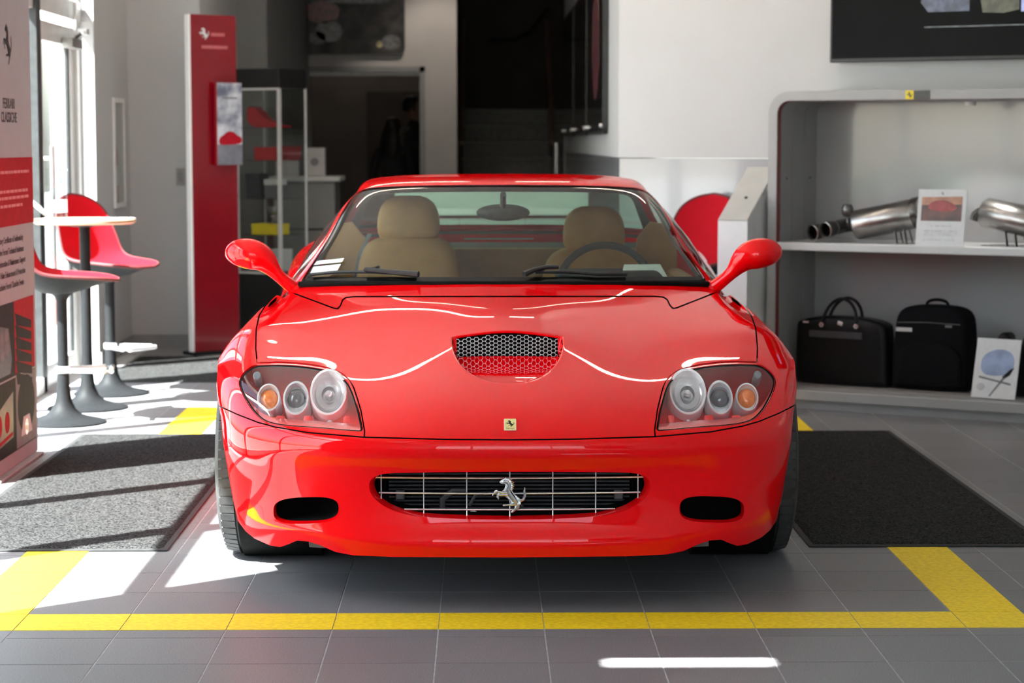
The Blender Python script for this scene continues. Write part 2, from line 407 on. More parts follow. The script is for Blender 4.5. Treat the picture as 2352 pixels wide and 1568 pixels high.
stuff(raw('tile_field', vv, ff, M_TILES[0], floor))

# yellow floor marking, cut where the tile joints run
M_YEL = pm('floor_yellow', (0.95, 0.66, 0.008), 0.6, noise=(60, .10), bump=(300, .05, .0004))
def cuts(a, b, o):
    k = math.ceil((a - o) / TS - 1e-6); out = [a]
    while o + k * TS < b - 1e-6:
        if o + k * TS > a + .01: out.append(o + k * TS)
        k += 1
    return out + [b]
def marking(name, label, x0, x1, y0, y1):
    t = thing(name, label, 'floor marking', ((x0 + x1) / 2, (y0 + y1) / 2, 0), 0, 'yellow bay outline on the tiles')
    cx, cy = (x0 + x1) / 2, (y0 + y1) / 2
    xs, ys_ = cuts(x0, x1, TX0), cuts(y0, y1, TY0)
    for a, b in zip(xs, xs[1:]):
        for c, d in zip(ys_, ys_[1:]):
            MB().lo_hi((a - cx + .0013, c - cy + .0013, 0), (b - cx - .0013, d - cy - .0013, .0009)).build('segment', M_YEL, t)
marking('floor_stripe', 'yellow floor stripe running across in front of the red car', -1.535, 1.575, 5.925, 6.133)
marking('floor_stripe', 'yellow floor stripe running back on the window side of the car', -1.535, -1.327, 6.135, 11.02)
marking('floor_stripe', 'yellow floor stripe running back on the shelf side of the car', 1.369, 1.575, 6.135, 11.02)

# entrance mats: looped pile with a rubber border
M_MAT = pm('mat_pile', (0.0045, 0.0045, 0.005), 0.95, noise=(140, .3), bump=(260, .9, .004), col2=(0.050, 0.050, 0.050))
M_MAT.node_tree.nodes['Principled BSDF'].inputs['Specular IOR Level'].default_value = .08
M_MATR = pm('mat_rubber', (0.02, 0.02, 0.021), 0.8, noise=(40, .2))
def floor_mat(label, x0, x1, y0, y1):
    t = thing('entrance_mat', label, 'mat', ((x0 + x1) / 2, (y0 + y1) / 2, 0), 0, 'dark entrance mats on the tiles')
    w, d = (x1 - x0) / 2, (y1 - y0) / 2
    MB().lo_hi((-w, -d, .001), (w, d, .006), .002, 1).build('rubber_border', M_MATR, t)
    n = 60; m_ = 130; vs_, fs_ = [], []
    for a in range(n + 1):
        for b in range(m_ + 1):
            e = min(a, n - a, b, m_ - b)
            vs_.append((-w + .018 + (2 * w - .036) * a / n, -d + .018 + (2 * d - .036) * b / m_, .005 if e == 0 else .0105 + random.uniform(-.0012, .0012)))
    for a in range(n):
        for b in range(m_):
            k = a * (m_ + 1) + b; fs_.append((k, k + m_ + 1, k + m_ + 2, k + 1))
    raw('pile', vs_, fs_, M_MAT, t, True)
floor_mat('long dark entrance mat lying in the sun stripes beside the banner', -1.887, -1.062, 7.09, 9.96)
floor_mat('long dark entrance mat lying in shade before the display shelves', 1.103, 1.93, 7.13, 10.03)
floor_mat('dark entrance mat behind the bar stools by the back wall', -2.2, -1.0, 12.15, 13.6)

# ceiling light lines
M_LED = lamp_mat('led_line', (1.0, 0.86, 0.68), 30.0)
M_LEDB = pm('led_housing', (.7, .7, .7), .4, noise=(9, .03))
def led(x0, x1, y, label):
    t = thing('ceiling_light', label, 'ceiling light', ((x0 + x1) / 2, y, CZ), 0, 'linear ceiling lights')
    w = (x1 - x0) / 2
    MB().lo_hi((-w, -.035, -.035), (w, .035, 0), .004, 1).build('housing', M_LEDB, t)
    MB().lo_hi((-w + .01, -.018, -.042), (w - .01, .018, -.034)).build('diffuser', M_LED, t)
LEDS = [10.95, 13.9]
names = ['first', 'second']
for y, nm in zip(LEDS, names):
    led(-1.75, -.12, y, 'slim ceiling light line, %s row from the front, window side' % nm)
    led(.22, 1.85 if y < 12 else .7, y, 'slim ceiling light line, %s row from the front, shelf side' % nm)

# warm ceiling spot over the passage
sp_ = bpy.data.lights.new('passage_spot', 'SPOT'); sp_.energy = 60; sp_.spot_size = math.radians(70); sp_.spot_blend = .7; sp_.color = (1.0, .86, .72); sp_.shadow_soft_size = .04
so1 = thing('ceiling_spot', 'small round ceiling spot shining on the wall beside the back doorway', 'ceiling light', (-.42, 19.3, CZ))
MB().lathe([(.05, -.05), (.055, 0), (0, 0)], 20).build('housing', M_LEDB, so1, True)
spo = bpy.data.objects.new('passage_spot', sp_); COL.objects.link(spo); spo.parent = so1; spo.location = (0, 0, -.06); spo.rotation_euler = (math.radians(28), 0, 0)

# added fill lamp lifting the dark room so the figures show
ol = bpy.data.lights.new('office_fill_light', 'POINT'); ol.energy = 7; ol.color = (1.0, .86, .74); ol.shadow_soft_size = .08
oo = thing('office_fill', 'added dim fill lamp lifting the dark back room', 'ceiling light', (-1.35, 23.9, CZ))
MB().lathe([(.10, -.04), (.11, 0), (0, 0)], 24).build('housing', M_LEDB, oo, True)
ob_ = bpy.data.objects.new('office_fill_light', ol); COL.objects.link(ob_); ob_.parent = oo; ob_.location = (0, 0, -.12)
# ================================================================== the red car
CARX, CARY = 0.077, 6.125
car = thing('sports_car', 'glossy red two-door sports car parked nose-on on the tiled floor', 'car', (CARX, CARY, 0))
AXF, AXR = 0.97, 3.47        # axles behind the nose

def bs_basis(n, t):
    """clamped uniform cubic B-spline basis: n control points, parameters t in [0, n-1]"""
    p = 3; knots = np.concatenate([np.zeros(p + 1), np.arange(1, n - p), np.full(p + 1, n - p)]).astype(float)
    # map data index to Greville abscissae so that index i sits at control point i
    g = np.array([knots[i + 1:i + p + 1].mean() for i in range(n)])
    u = np.interp(t, np.arange(n), g); u = np.clip(u, 0, knots[-1] - 1e-9)
    B = np.zeros((len(u), n + p))
    for i in range(n + p): B[:, i] = (u >= knots[i]) & (u < knots[i + 1])
    for d in range(1, p + 1):
        for i in range(n + p - d):
            a = knots[i + d] - knots[i]; b = knots[i + d + 1] - knots[i + 1]
            B[:, i] = (0 if a == 0 else (u - knots[i]) / a * B[:, i]) + (0 if b == 0 else (knots[i + d + 1] - u) / b * B[:, i + 1])
    return B[:, :n]
def bs_surface(net, tu, tv, fit=3, mirror=True):
    """net rows x cols x 3 (half car, x >= 0); returns grid tu x tv"""
    net = np.array(net, float)
    if mirror:
        m = net[:, :0:-1].copy(); m[:, :, 0] *= -1; full = np.concatenate([m, net], 1); off = net.shape[1] - 1
    else: full = net; off = 0
    nr, nc = full.shape[:2]
    Bu0, Bv0 = bs_basis(nr, np.arange(nr)), bs_basis(nc, np.arange(nc))
    C = full.copy()
    for _ in range(fit): C = C + 0.8 * (full - np.einsum('ai,bj,ijk->abk', Bu0, Bv0, C))
    return np.einsum('ai,bj,ijk->abk', bs_basis(nr, tu), bs_basis(nc, tv + off), C)

def zrow(z, pts): return [(x, y, z) for x, y in pts]
NET = [
 zrow(.09, [(0, .062), (.22, .068), (.42, .10), (.56, .17), (.67, .255), (.755, .37), (.81, .48), (.84, .575), (.85, .64)]),
 zrow(.155, [(0, .032), (.22, .038), (.425, .078), (.57, .15), (.68, .235), (.77, .35), (.825, .47), (.853, .57), (.862, .635)]),
 zrow(.205, [(0, .016), (.22, .022), (.43, .063), (.575, .135), (.69, .22), (.78, .345), (.838, .468), (.862, .568), (.872, .632)]),
 zrow(.25, [(0, .032), (.22, .038), (.43, .075), (.58, .14), (.695, .225), (.787, .345), (.846, .465), (.872, .565), (.880, .63)]),
 zrow(.34, [(0, .046), (.22, .051), (.43, .082), (.58, .142), (.70, .222), (.795, .34), (.857, .46), (.885, .56), (.895, .63)]),
 zrow(.415, [(0, .032), (.22, .038), (.43, .072), (.58, .132), (.70, .214), (.80, .335), (.866, .46), (.898, .57), (.908, .642)]),
 zrow(.462, [(0, .004), (.22, .011), (.43, .052), (.58, .121), (.70, .209), (.80, .333), (.868, .462), (.903, .58), (.914, .655)]),
 zrow(.507, [(0, .008), (.22, .015), (.43, .062), (.58, .134), (.70, .224), (.80, .35), (.87, .478), (.908, .60), (.922, .682)]),
 [(0, .052, .553), (.22, .062, .551), (.43, .120, .545), (.58, .200, .543), (.70, .285, .545), (.80, .405, .548), (.875, .53, .55), (.922, .655, .552), (.938, .73, .565)],
 [(0, .150, .600), (.22, .160, .597), (.43, .215, .585), (.58, .290, .582), (.70, .370, .586), (.80, .480, .592), (.880, .60, .596), (.927, .725, .600), (.943, .79, .613)],
 [(0, .33, .648), (.22, .335, .644), (.43, .365, .627), (.58, .420, .625), (.70, .490, .632), (.80, .59, .639), (.885, .70, .641), (.934, .81, .637), (.950, .865, .646)],
 [(0, .50, .689), (.22, .50, .684), (.43, .52, .663), (.58, .56, .660), (.70, .62, .670), (.80, .715, .680), (.884, .82, .680), (.938, .91, .664), (.955, .94, .655)],
 [(0, .66, .724), (.22, .66, .719), (.43, .67, .697), (.58, .70, .694), (.70, .755, .703), (.80, .84, .713), (.884, .93, .710), (.940, .99, .682), (.958, 1.0, .656)],
 [(0, .83, .757), (.22, .83, .752), (.43, .835, .730), (.58, .85, .727), (.70, .89, .735), (.805, .96, .745), (.880, 1.03, .735), (.937, 1.07, .695), (.958, 1.08, .640)],
 [(0, 1.0, .787), (.22, 1.0, .782), (.43, 1.0, .761), (.59, 1.01, .756), (.71, 1.04, .761), (.80, 1.09, .766), (.872, 1.14, .750), (.927, 1.17, .697), (.954, 1.18, .592)],
 [(0, 1.25, .826), (.22, 1.25, .821), (.43, 1.25, .802), (.60, 1.255, .792), (.73, 1.275, .791), (.803, 1.31, .789), (.858, 1.34, .764), (.905, 1.36, .70), (.943, 1.27, .48)],
 [(0, 1.46, .853), (.22, 1.46, .848), (.43, 1.465, .834), (.60, 1.48, .821), (.72, 1.50, .815), (.795, 1.51, .803), (.842, 1.52, .772), (.885, 1.52, .70), (.925, 1.33, .33)],
 [(0, 1.55, .864), (.22, 1.56, .862), (.43, 1.61, .858), (.61, 1.68, .850), (.73, 1.76, .842), (.785, 1.78, .826), (.832, 1.78, .785), (.878, 1.78, .70), (.920, 1.75, .33)],
]
NR = len(NET)
# sampling, denser where the hood intake steps up
tu = []
for i in range(NR - 1):
    n = 22
    tu += list(np.linspace(i, i + 1, n, endpoint=False))
tu = np.array(tu + [NR - 1.0])
tu = np.sort(np.concatenate([tu, np.linspace(12.2, 12.75, 120)]))
tv = np.concatenate([np.linspace(0, 2, 110, endpoint=False), np.linspace(2, 8, 170)])
G = bs_surface(NET, tu, tv)
def sstep(a, b, x): t = np.clip((x - a) / (b - a), 0, 1); return t * t * (3 - 2 * t)
LIPY = 0.735
def scoop_w(y): return 0.174 * np.sqrt(np.clip(1 - np.clip((.75 - y) / .45, 0, 1) ** 2.4, .0004, 1))
X_, Y_ = np.abs(G[:, :, 0]), G[:, :, 1]
w_ = scoop_w(Y_)
bul = .024 * np.exp(-(X_ / .17) ** 2) * sstep(.40, .78, Y_) * (1 - sstep(.76, 1.45, Y_))
inside = (1 - sstep(w_ - .016, w_ + .006, X_)) * (Y_ < LIPY) * sstep(.28, .36, Y_)
dig = .058 * sstep(.24, .78, Y_)
hoodz = (tu >= 8.0)[:, None]
blend = (1 - sstep(LIPY - .006, LIPY + .006, Y_))
insd = (1 - sstep(w_ - .016, w_ + .006, X_)) * sstep(.28, .34, Y_) * blend
G[:, :, 2] += np.where(hoodz, bul * (1 - insd) - dig * insd, 0)
# normals by finite differences
du = np.gradient(G, axis=0); dv = np.gradient(G, axis=1)
NG = np.cross(dv, du); NG /= np.linalg.norm(NG, axis=2, keepdims=True) + 1e-12
NG *= np.where((NG * (G - np.array([0, 1.3, .30]))).sum(2, keepdims=True) < 0, -1, 1)

class Tri:
    def __init__(s, V, N, F): s.V, s.N, s.F = V, N, F
    def Q(s):
        k = FPX / (s.V[:, 1] + CARY)
        return np.stack([np.abs(s.V[:, 0]) * k, VPY + (EYE - s.V[:, 2]) * k], 1)
    def compact(s):
        if len(s.F) == 0: return s
        u, inv = np.unique(s.F, return_inverse=True)
        return Tri(s.V[u], s.N[u], inv.reshape(-1, 3))
    def clip(s, d):
        """part of the sheet where d >= 0"""
        pos = d >= 0; c = pos[s.F].sum(1)
        keep = [s.F[c == 3]]; V, N = list(s.V), list(s.N); new = {}; out = []
        def cut(a, b):
            k = (a, b) if a < b else (b, a)
            if k not in new:
                t = d[k[0]] / (d[k[0]] - d[k[1]])
                new[k] = len(V); V.append(s.V[k[0]] * (1 - t) + s.V[k[1]] * t)
                n = s.N[k[0]] * (1 - t) + s.N[k[1]] * t; N.append(n / (np.linalg.norm(n) + 1e-12))
            return new[k]
        for f in s.F[(c == 1) | (c == 2)]:
            poly = []
            for i in range(3):
                a, b = int(f[i]), int(f[(i + 1) % 3])
                if pos[a]: poly.append(a)
                if pos[a] != pos[b]: poly.append(cut(a, b))
            for i in range(1, len(poly) - 1): out.append((poly[0], poly[i], poly[i + 1]))
        F = np.concatenate(keep + ([np.array(out, int)] if out else []))
        return Tri(np.array(V), np.array(N), F).compact()
    def offset(s, d): return Tri(s.V + s.N * d, s.N, s.F)
    def mirror(s):
        m = np.array([-1, 1, 1]); return Tri(s.V * m, s.N * m, s.F[:, ::-1])
    def __add__(s, o): return Tri(np.concatenate([s.V, o.V]), np.concatenate([s.N, o.N]), np.concatenate([s.F, o.F + len(s.V)]))
    def tidy(s, share=.03):
        """weld coincident vertices and drop stray slivers"""
        key = np.round(s.V * 2e5).astype(np.int64); _, first, inv = np.unique(key, axis=0, return_index=True, return_inverse=True)
        F = inv.reshape(-1)[s.F]; V, N = s.V[first], s.N[first]
        F = F[(F[:, 0] != F[:, 1]) & (F[:, 1] != F[:, 2]) & (F[:, 0] != F[:, 2])]
        lab = np.arange(len(V))
        while True:
            m = lab[F].min(1); new = lab.copy()
            for c in range(3): np.minimum.at(new, F[:, c], m)
            new = new[new]
            if (new == lab).all(): break
            lab = new
        fl = lab[F[:, 0]]; u, cnt = np.unique(fl, return_counts=True)
        keep = np.isin(fl, u[cnt >= share * len(F)])
        return Tri(V, N, F[keep]).compact()
    def build(s, name, mat, parent=None):
        s = s.tidy()
        me = bpy.data.meshes.new(name); me.from_pydata(s.V.tolist(), [], s.F.tolist()); me.update(); me.shade_smooth()
        me.normals_split_custom_set_from_vertices(s.N.tolist())
        return link(name, me, mat, parent)
def grid_tri(G, NG):
    nu, nv = G.shape[:2]; idx = np.arange(nu * nv).reshape(nu, nv)
    a, b, c, d = idx[:-1, :-1].ravel(), idx[:-1, 1:].ravel(), idx[1:, 1:].ravel(), idx[1:, :-1].ravel()
    return Tri(G.reshape(-1, 3), NG.reshape(-1, 3), np.concatenate([np.stack([a, b, c], 1), np.stack([a, c, d], 1)]))
def sdf(Qp, poly):
    """signed distance in the outline plane, positive inside"""
    P = np.array(poly, float); n = len(P); best = np.full(len(Qp), 1e9); ins_ = np.zeros(len(Qp), bool)
    for i in range(n):
        a, b = P[i], P[(i + 1) % n]; e = b - a; L = (e * e).sum()
        t = np.clip(((Qp - a) @ e) / (L + 1e-12), 0, 1); dd = np.linalg.norm(Qp - a - t[:, None] * e, axis=1); best = np.minimum(best, dd)
        cond = (a[1] > Qp[:, 1]) != (b[1] > Qp[:, 1])
        with np.errstate(divide='ignore', invalid='ignore'):
            xi = (b[0] - a[0]) * (Qp[:, 1] - a[1]) / (b[1] - a[1]) + a[0]
        ins_ ^= cond & (Qp[:, 0] < xi)
    return np.where(ins_, best, -best)
def smooth_poly(pts, n=3, closed=True):
    """Chaikin corner cutting"""
    P = [np.array(p, float) for p in pts]
    for _ in range(n):
        o = []; m = len(P)
        if not closed: o.append(P[0])
        for i in range(m if closed else m - 1):
            a, b = P[i], P[(i + 1) % m]; o += [a * .75 + b * .25, a * .25 + b * .75]
        if not closed: o.append(P[-1])
        P = o
    return [tuple(p) for p in P]

skin = grid_tri(G, NG)
flip = np.einsum('ij,ij->i', np.cross(skin.V[skin.F[:, 1]] - skin.V[skin.F[:, 0]], skin.V[skin.F[:, 2]] - skin.V[skin.F[:, 0]]), skin.N[skin.F[:, 0]]) < 0
skin.F[flip] = skin.F[flip][:, ::-1]
HEAD = smooth_poly([(582, 838), (560, 836.5), (528, 836), (487, 838), (447, 843), (412, 850), (388, 861), (372, 876), (363, 893), (355, 919), (348, 946), (343, 975), (341, 991), (350, 991.5), (433, 984), (515, 979), (555, 972), (572, 963), (589, 946), (606, 919), (617, 893), (620, 876), (613, 861), (600, 848)], 2)
SEAM = np.array([(0, 1013), (150, 1011.5), (338, 1006), (467, 995), (540, 982), (580, 971), (627, 952), (668, 932), (720, 905), (900, 800)])
BOT = np.array([(0, 1289), (270, 1287), (365, 1283), (405, 1275), (440, 1259), (468, 1250), (494, 1248), (512, 1256), (532, 1263), (556, 1259), (590, 1243), (610, 1226), (628, 1200), (640, 1170), (660, 1120), (760, 1100)])
HOOD = [(-200, 1013), (0, 1013), (150, 1011.5), (337, 1006), (336, 991), (343, 944), (350, 917), (358, 890), (368, 872), (385, 857), (411, 845.5), (447, 838.5), (487, 833.5), (528, 831.5), (577, 833), (579, 800), (576, 755), (567, 724), (552, 702), (524, 674), (506, 664), (394, 707), (386, 708), (379, 700), (374, 688), (366, 682), (345, 680), (-200, 680)]
COWL = [(-200, 683), (345, 683), (366, 684), (375, 690), (380, 701), (386, 710), (394, 709), (512, 662), (560, 600), (-200, 600)]
GRILLE = smooth_poly([(-330, 1120), (-300, 1091), (-250, 1088), (0, 1087), (250, 1089), (302, 1092), (322, 1103), (328, 1118), (324, 1137), (310, 1155), (284, 1173), (245, 1187), (180, 1196), (0, 1201), (-180, 1196)], 2)
DUCT = ellipse(76, 31, 44, 471, 1177, 3.0)
DUCT = [(x, y - (x - 471) * .03 * -1) for x, y in DUCT]
Q0 = skin.Q()
GAPQ = 1.7
d_seam = Q0[:, 1] - np.interp(Q0[:, 0], SEAM[:, 0], SEAM[:, 1])
d_seam = np.where(skin.V[:, 2] > .56, -50, d_seam)
# ---- bumper
bump = skin.clip(d_seam - GAPQ)
qb = bump.Q(); bump = bump.clip(np.interp(qb[:, 0], BOT[:, 0], BOT[:, 1]) - qb[:, 1])
bump = bump.clip(-sdf(bump.Q(), GRILLE)); bump = bump.clip(-sdf(bump.Q(), DUCT))
bumper = (bump + bump.mirror()).build('front_bumper', M_RED, car)
# ---- everything above the seam
up = skin.clip(-d_seam - GAPQ)
hood = up.clip(sdf(up.Q(), HOOD) - GAPQ)
ys_, xs_ = hood.V[:, 1], np.abs(hood.V[:, 0])
op = np.minimum(np.minimum(ys_ - (LIPY - .0062), (LIPY + .0055) - ys_) * 8, (scoop_w(ys_) - .010) - xs_)
hood = hood.clip(-op)
(hood + hood.mirror()).build('hood', M_RED, car)
rem = up.clip(-sdf(up.Q(), HOOD) - GAPQ)
cowl = rem.clip(sdf(rem.Q(), COWL))
(cowl + cowl.mirror()).build('cowl_panel', M_RED, car)
rem = rem.clip(-sdf(rem.Q(), COWL) - GAPQ)
fend = rem.clip(-sdf(rem.Q(), HEAD) - GAPQ)
fend.build('front_fender', M_RED, car); fend.mirror().build('front_fender', M_RED, car)
# added black sheet under the panels, puts the shade into the shut lines
lin = Tri(G[::5, ::5].reshape(-1, 3), NG[::5, ::5].reshape(-1, 3), grid_tri(G[::5, ::5], NG[::5, ::5]).F).offset(-.012)
lin = lin.clip(-sdf(lin.Q(), HEAD) - 2); lin = lin.clip(-sdf(lin.Q(), GRILLE) - 4); lin = lin.clip(-sdf(lin.Q(), DUCT) - 4)
ql = lin.Q(); lin = lin.clip(np.interp(ql[:, 0], BOT[:, 0], BOT[:, 1]) - 5 - ql[:, 1])
yl, xl = lin.V[:, 1], np.abs(lin.V[:, 0]); lin = lin.clip(-np.minimum(np.minimum(yl - .26, .80 - yl), .20 - xl))
(lin + lin.mirror()).build('shut_line_shade', M_GAP, car)

_sk = Tri(G[::2, ::2].reshape(-1, 3), NG[::2, ::2].reshape(-1, 3), grid_tri(G[::2, ::2], NG[::2, ::2]).F)
_skQ = _sk.Q(); _A, _B, _C = _skQ[_sk.F[:, 0]], _skQ[_sk.F[:, 1]], _skQ[_sk.F[:, 2]]
_den = (_B[:, 1] - _C[:, 1]) * (_A[:, 0] - _C[:, 0]) + (_C[:, 0] - _B[:, 0]) * (_A[:, 1] - _C[:, 1]); _den[np.abs(_den) < 1e-9] = 1e-9
def surf(hx, hy):
    """point and normal of the body at an outline position (right half for hx > 0)"""
    sgn = -1 if hx < 0 else 1; hx = abs(hx)
    l1 = ((_B[:, 1] - _C[:, 1]) * (hx - _C[:, 0]) + (_C[:, 0] - _B[:, 0]) * (hy - _C[:, 1])) / _den
    l2 = ((_C[:, 1] - _A[:, 1]) * (hx - _C[:, 0]) + (_A[:, 0] - _C[:, 0]) * (hy - _C[:, 1])) / _den
    l3 = 1 - l1 - l2; m = np.minimum(np.minimum(l1, l2), l3)
    ok = np.where(m > -1e-4)[0]
    if len(ok) == 0: k = int(np.argmax(m))
    else:
        yy = _sk.V[_sk.F[ok]][:, :, 1].mean(1); k = int(ok[np.argmin(yy)])
    w = np.array([l1[k], l2[k], l3[k]]); f = _sk.F[k]
    p = w @ _sk.V[f]; n = w @ _sk.N[f]; n /= np.linalg.norm(n)
    s3 = np.array([sgn, 1, 1])
    return p * s3, n * s3

def strip(name, rings, mat, parent, smooth=True, cap=False):
    """closed rings of equal length joined into a band"""
    n = len(rings[0]); v = [tuple(p) for r in rings for p in r]; f = []
    for k in range(len(rings) - 1):
        for i in range(n):
            j = (i + 1) % n; f.append((k * n + i, k * n + j, (k + 1) * n + j, (k + 1) * n + i))
    if cap: f.append(tuple((len(rings) - 1) * n + i for i in range(n)))
    return raw(name, v, f, mat, parent, smooth)

def opening(outline, depth, shrink, mat, name, parent, red_in=.02):
    P = np.array([surf(x, y)[0] for x, y in outline]); c = P.mean(0)
    def ring(s, dy): 
        r = c + (P - c) * [1 - s, 1, 1 - s * 1.6]; r = r.copy(); r[:, 1] = P[:, 1] + dy; return r
    strip(name, [ring(0, -.0005), ring(shrink * .25, .006), ring(shrink * .7, red_in), ring(shrink, red_in + .02)], M_RED, parent)
    strip(name + '_duct', [ring(shrink, red_in + .018), ring(shrink * 1.1, depth)], mat, parent, True, True)
    return P, ring

# ---- grille
# rebuild a symmetric loop: right half then mirrored
rh = [q for q in GRILLE if q[0] > 2]
top0, bot0 = (0.5, 1087.2), (0.5, 1200.8)
rh.sort(key=lambda q: math.atan2(q[1] - 1143, q[0] - 150))
loop = [top0] + rh + [bot0]; loop = loop + [(-x, y) for x, y in loop[::-1]]
Pg, ringg = opening(loop, .22, .035, M_GAP, 'grille_surround', car, .03)
gobj = bpy.data.objects.new('front_grille', None); COL.objects.link(gobj); gobj.parent = car
def gpoint(hx, hy, dy=.034):
    p, n = surf(hx, hy); return Vector((p[0], p[1] + dy, p[2]))
for y0, xa, xb in ((1107, -314, 314), (1143, -305, 305), (1181, -246, 246)):
    pts = [gpoint(x, y0 - (abs(x) / 322) ** 2 * 3.0) for x in np.linspace(xa, xb, 30)]
    MB().tube(pts, .0026, 8).build('horizontal_bar', M_CHROME, gobj, True)
def gy(x):
    yy = np.arange(1080, 1210, .5); d = sdf(np.stack([np.full(len(yy), abs(x)), yy], 1), GRILLE); yy = yy[d > -4]
    return (yy.min(), yy.max())
for x in (-300, -201, -100.5, 0, 100.5, 201, 300):
    a, b = gy(x); MB().tube([gpoint(x, a, .04), gpoint(x, (a + b) / 2, .04), gpoint(x, b, .04)], .0019, 6).build('vertical_bar', M_CHROME, gobj, True)
# radiator things faintly seen behind the bars
M_RADI = pm('radiator_dark', (0.022, 0.022, 0.026), 0.55, .3, noise=(50, .3))
rb = MB(); 
for k in range(14): rb.lo_hi((-.36, .19, .265 + k * .0115), (.36, .215, .270 + k * .0115))
rb.build('radiator_core', M_RADI, gobj)
for x, z in ((-.325, .325), (.325, .325)): MB().box((x, .16, z), (.028, .02, .03), None, .004).build('mount_bracket', pm('bracket_grey', (.06, .06, .065), .5, noise=(30, .2)), gobj)
MB().tube([(-.20, .17, .28), (-.20, .17, .31), (-.17, .17, .335), (-.13, .17, .335)], .010, 8).build('coolant_hose', MATS['bracket_grey'], gobj, True)
MB().tube([(-.12, .17, .29), (-.10, .17, .325), (-.03, .17, .33), (.02, .17, .31), (.04, .17, .285)], .006, 8).build('oil_pipe', MATS['bracket_grey'], gobj, True)
MB().lathe([(.009, 0), (.012, .004), (.009, .008)], 16, T(-.108, .15, .272) @ R('X', 90)).build('pipe_fitting', M_CHROME, gobj, True)
for x in (-.30, -.245, .215, .25): MB().box((x - .0, .15, .405), (.022, .02, .018), None, .003).build('clip', MATS['bracket_grey'], gobj)
# chrome prancing horse standing off the bars
M_PEWTER = pm('pewter', (0.66, 0.66, 0.68), 0.22, 1.0, noise=(150, .15), bump=(160, .5, .002))
hc = gpoint(-1, 1143, .014); hh = .106
hm = MB().prism(horse_poly(hh), .010, T(hc.x, hc.y + .008, hc.z) @ R('X', 90))
bmesh.ops.triangulate(hm.bm, faces=[f for f in hm.bm.faces if len(f.verts) > 4])
ho = hm.build('horse_emblem', M_PEWTER, gobj, False)
bv = ho.modifiers.new('bevel', 'BEVEL'); bv.width = .0028; bv.segments = 3; bv.limit_method = 'ANGLE'; bv.angle_limit = math.radians(50)
# rounded body of the horse, so that it reads as a casting rather than a plate
hb = MB()
def hp(x, y, o=0): return (hc.x + x * hh, hc.y - o - .002, hc.z + (y - .5) * hh)
hb.tube([hp(-.16, .88), hp(-.06, .86), hp(.0, .76), hp(-.04, .64), hp(.02, .52), hp(.14, .36), hp(.22, .26)], [.004, .007, .0065, .009, .0105, .0095, .006], 10, flat=.8)
hb.tube([hp(-.02, .56), hp(-.2, .56), hp(-.33, .60), hp(-.43, .53)], [.006, .0045, .003, .002], 8)
hb.tube([hp(-.05, .5), hp(-.2, .5), hp(-.31, .48), hp(-.30, .39)], [.006, .0045, .003, .002], 8)
hb.tube([hp(.18, .26), hp(.10, .22), hp(-.05, .22), hp(-.16, .20)], [.007, .004, .003, .002], 8)
hb.tube([hp(.24, .24), hp(.24, .15), hp(.15, .07), hp(.08, .0)], [.006, .0045, .003, .002], 8)
hb.tube([hp(.28, .36), hp(.38, .36), hp(.43, .48), hp(.41, .6), hp(.43, .7)], [.003, .005, .005, .004, .0015], 8)
hb.build('horse_relief', M_PEWTER, ho, True)
for k in range(7):
    a = (.06 + .05 * math.sin(k * .5), .93 - k * .05)
    MB().tube([hp(a[0] - .03, a[1] - .01), hp(a[0] + .03, a[1] + .005)], [.002, .0008], 6).build('mane_lock', M_PEWTER, ho, True)

# ---- fog ducts
for s in (1, -1):
    opening([(s * x, y) for x, y in DUCT], .16, .05, M_GAP, 'brake_duct', car, .014)

# ---- badge on the hood nose
bp_, bn_ = surf(0.5, 978)
bn_ = Vector(bn_); bn_.x = 0; bn_.normalize()
zax = bn_; xax = Vector((1, 0, 0)); yax = zax.cross(xax)
MBG = Matrix(((xax.x, yax.x, zax.x, bp_[0]), (xax.y, yax.y, zax.y, bp_[1]), (xax.z, yax.z, zax.z, bp_[2]), (0, 0, 0, 1)))
hgt = .046
M_BADGE = pm('badge_yellow', (0.85, 0.72, 0.28), 0.3, 0, .6, noise=(40, .04))
bo = MB().prism(rrect(.034, hgt, .002), .003, MBG @ T(0, 0, .0)).build('nose_badge', M_BADGE, car)
MB().prism(rrect(.036, hgt + .002, .003), .002, MBG).build('badge_rim', M_CHROME, bo)
hq = MB().prism(horse_poly(.026), .0006, MBG @ T(0, .003, .003)); bmesh.ops.triangulate(hq.bm, faces=[f for f in hq.bm.faces if len(f.verts) > 4])
hq.build('badge_horse', pm('print_black', (.01, .01, .01), .5, noise=(40, .1)), bo)
text_mesh('badge_lettering', 'Ferrari', .0085, pm('print_brown', (.25, .12, .05), .5, noise=(40, .1)), bo, MBG @ T(0, -.0175, .003), xscale=1.0)

# ---- hood intake: dark box, hexagonal wire screen
def roof_z(x): return .7365 - .10 * x * x + .024 * math.exp(-(x / .17) ** 2) * .95
arc = [(x, roof_z(x) - .007) for x in np.linspace(.162, -.162, 25)] + [(-.160, .672), (.160, .672)]
MB().prism(arc, .16, T(0, LIPY + .022, 0) @ R('X', 90) @ T(0, 0, -.16)).build('intake_box', M_GAP, car)
ht = MB(); aH, hH = .0083, .0126; yS = LIPY + .012
def inside_scoop(x, z): return abs(x) < .163 and .664 < z < roof_z(x) - .012
for c in range(-14, 15):
    for r in range(-1, 9):
        cx = c * 1.5 * aH; cz = .672 + r * hH + (hH / 2 if c % 2 else 0)
        if not inside_scoop(cx, cz): continue
        ht.tube([(cx - aH, yS, cz), (cx - aH / 2, yS, cz + hH / 2), (cx + aH / 2, yS, cz + hH / 2), (cx + aH, yS, cz)], .0011, 5)
ht.build('intake_mesh', pm('mesh_steel', (.62, .63, .66), .3, .9, noise=(80, .1)), car, True)
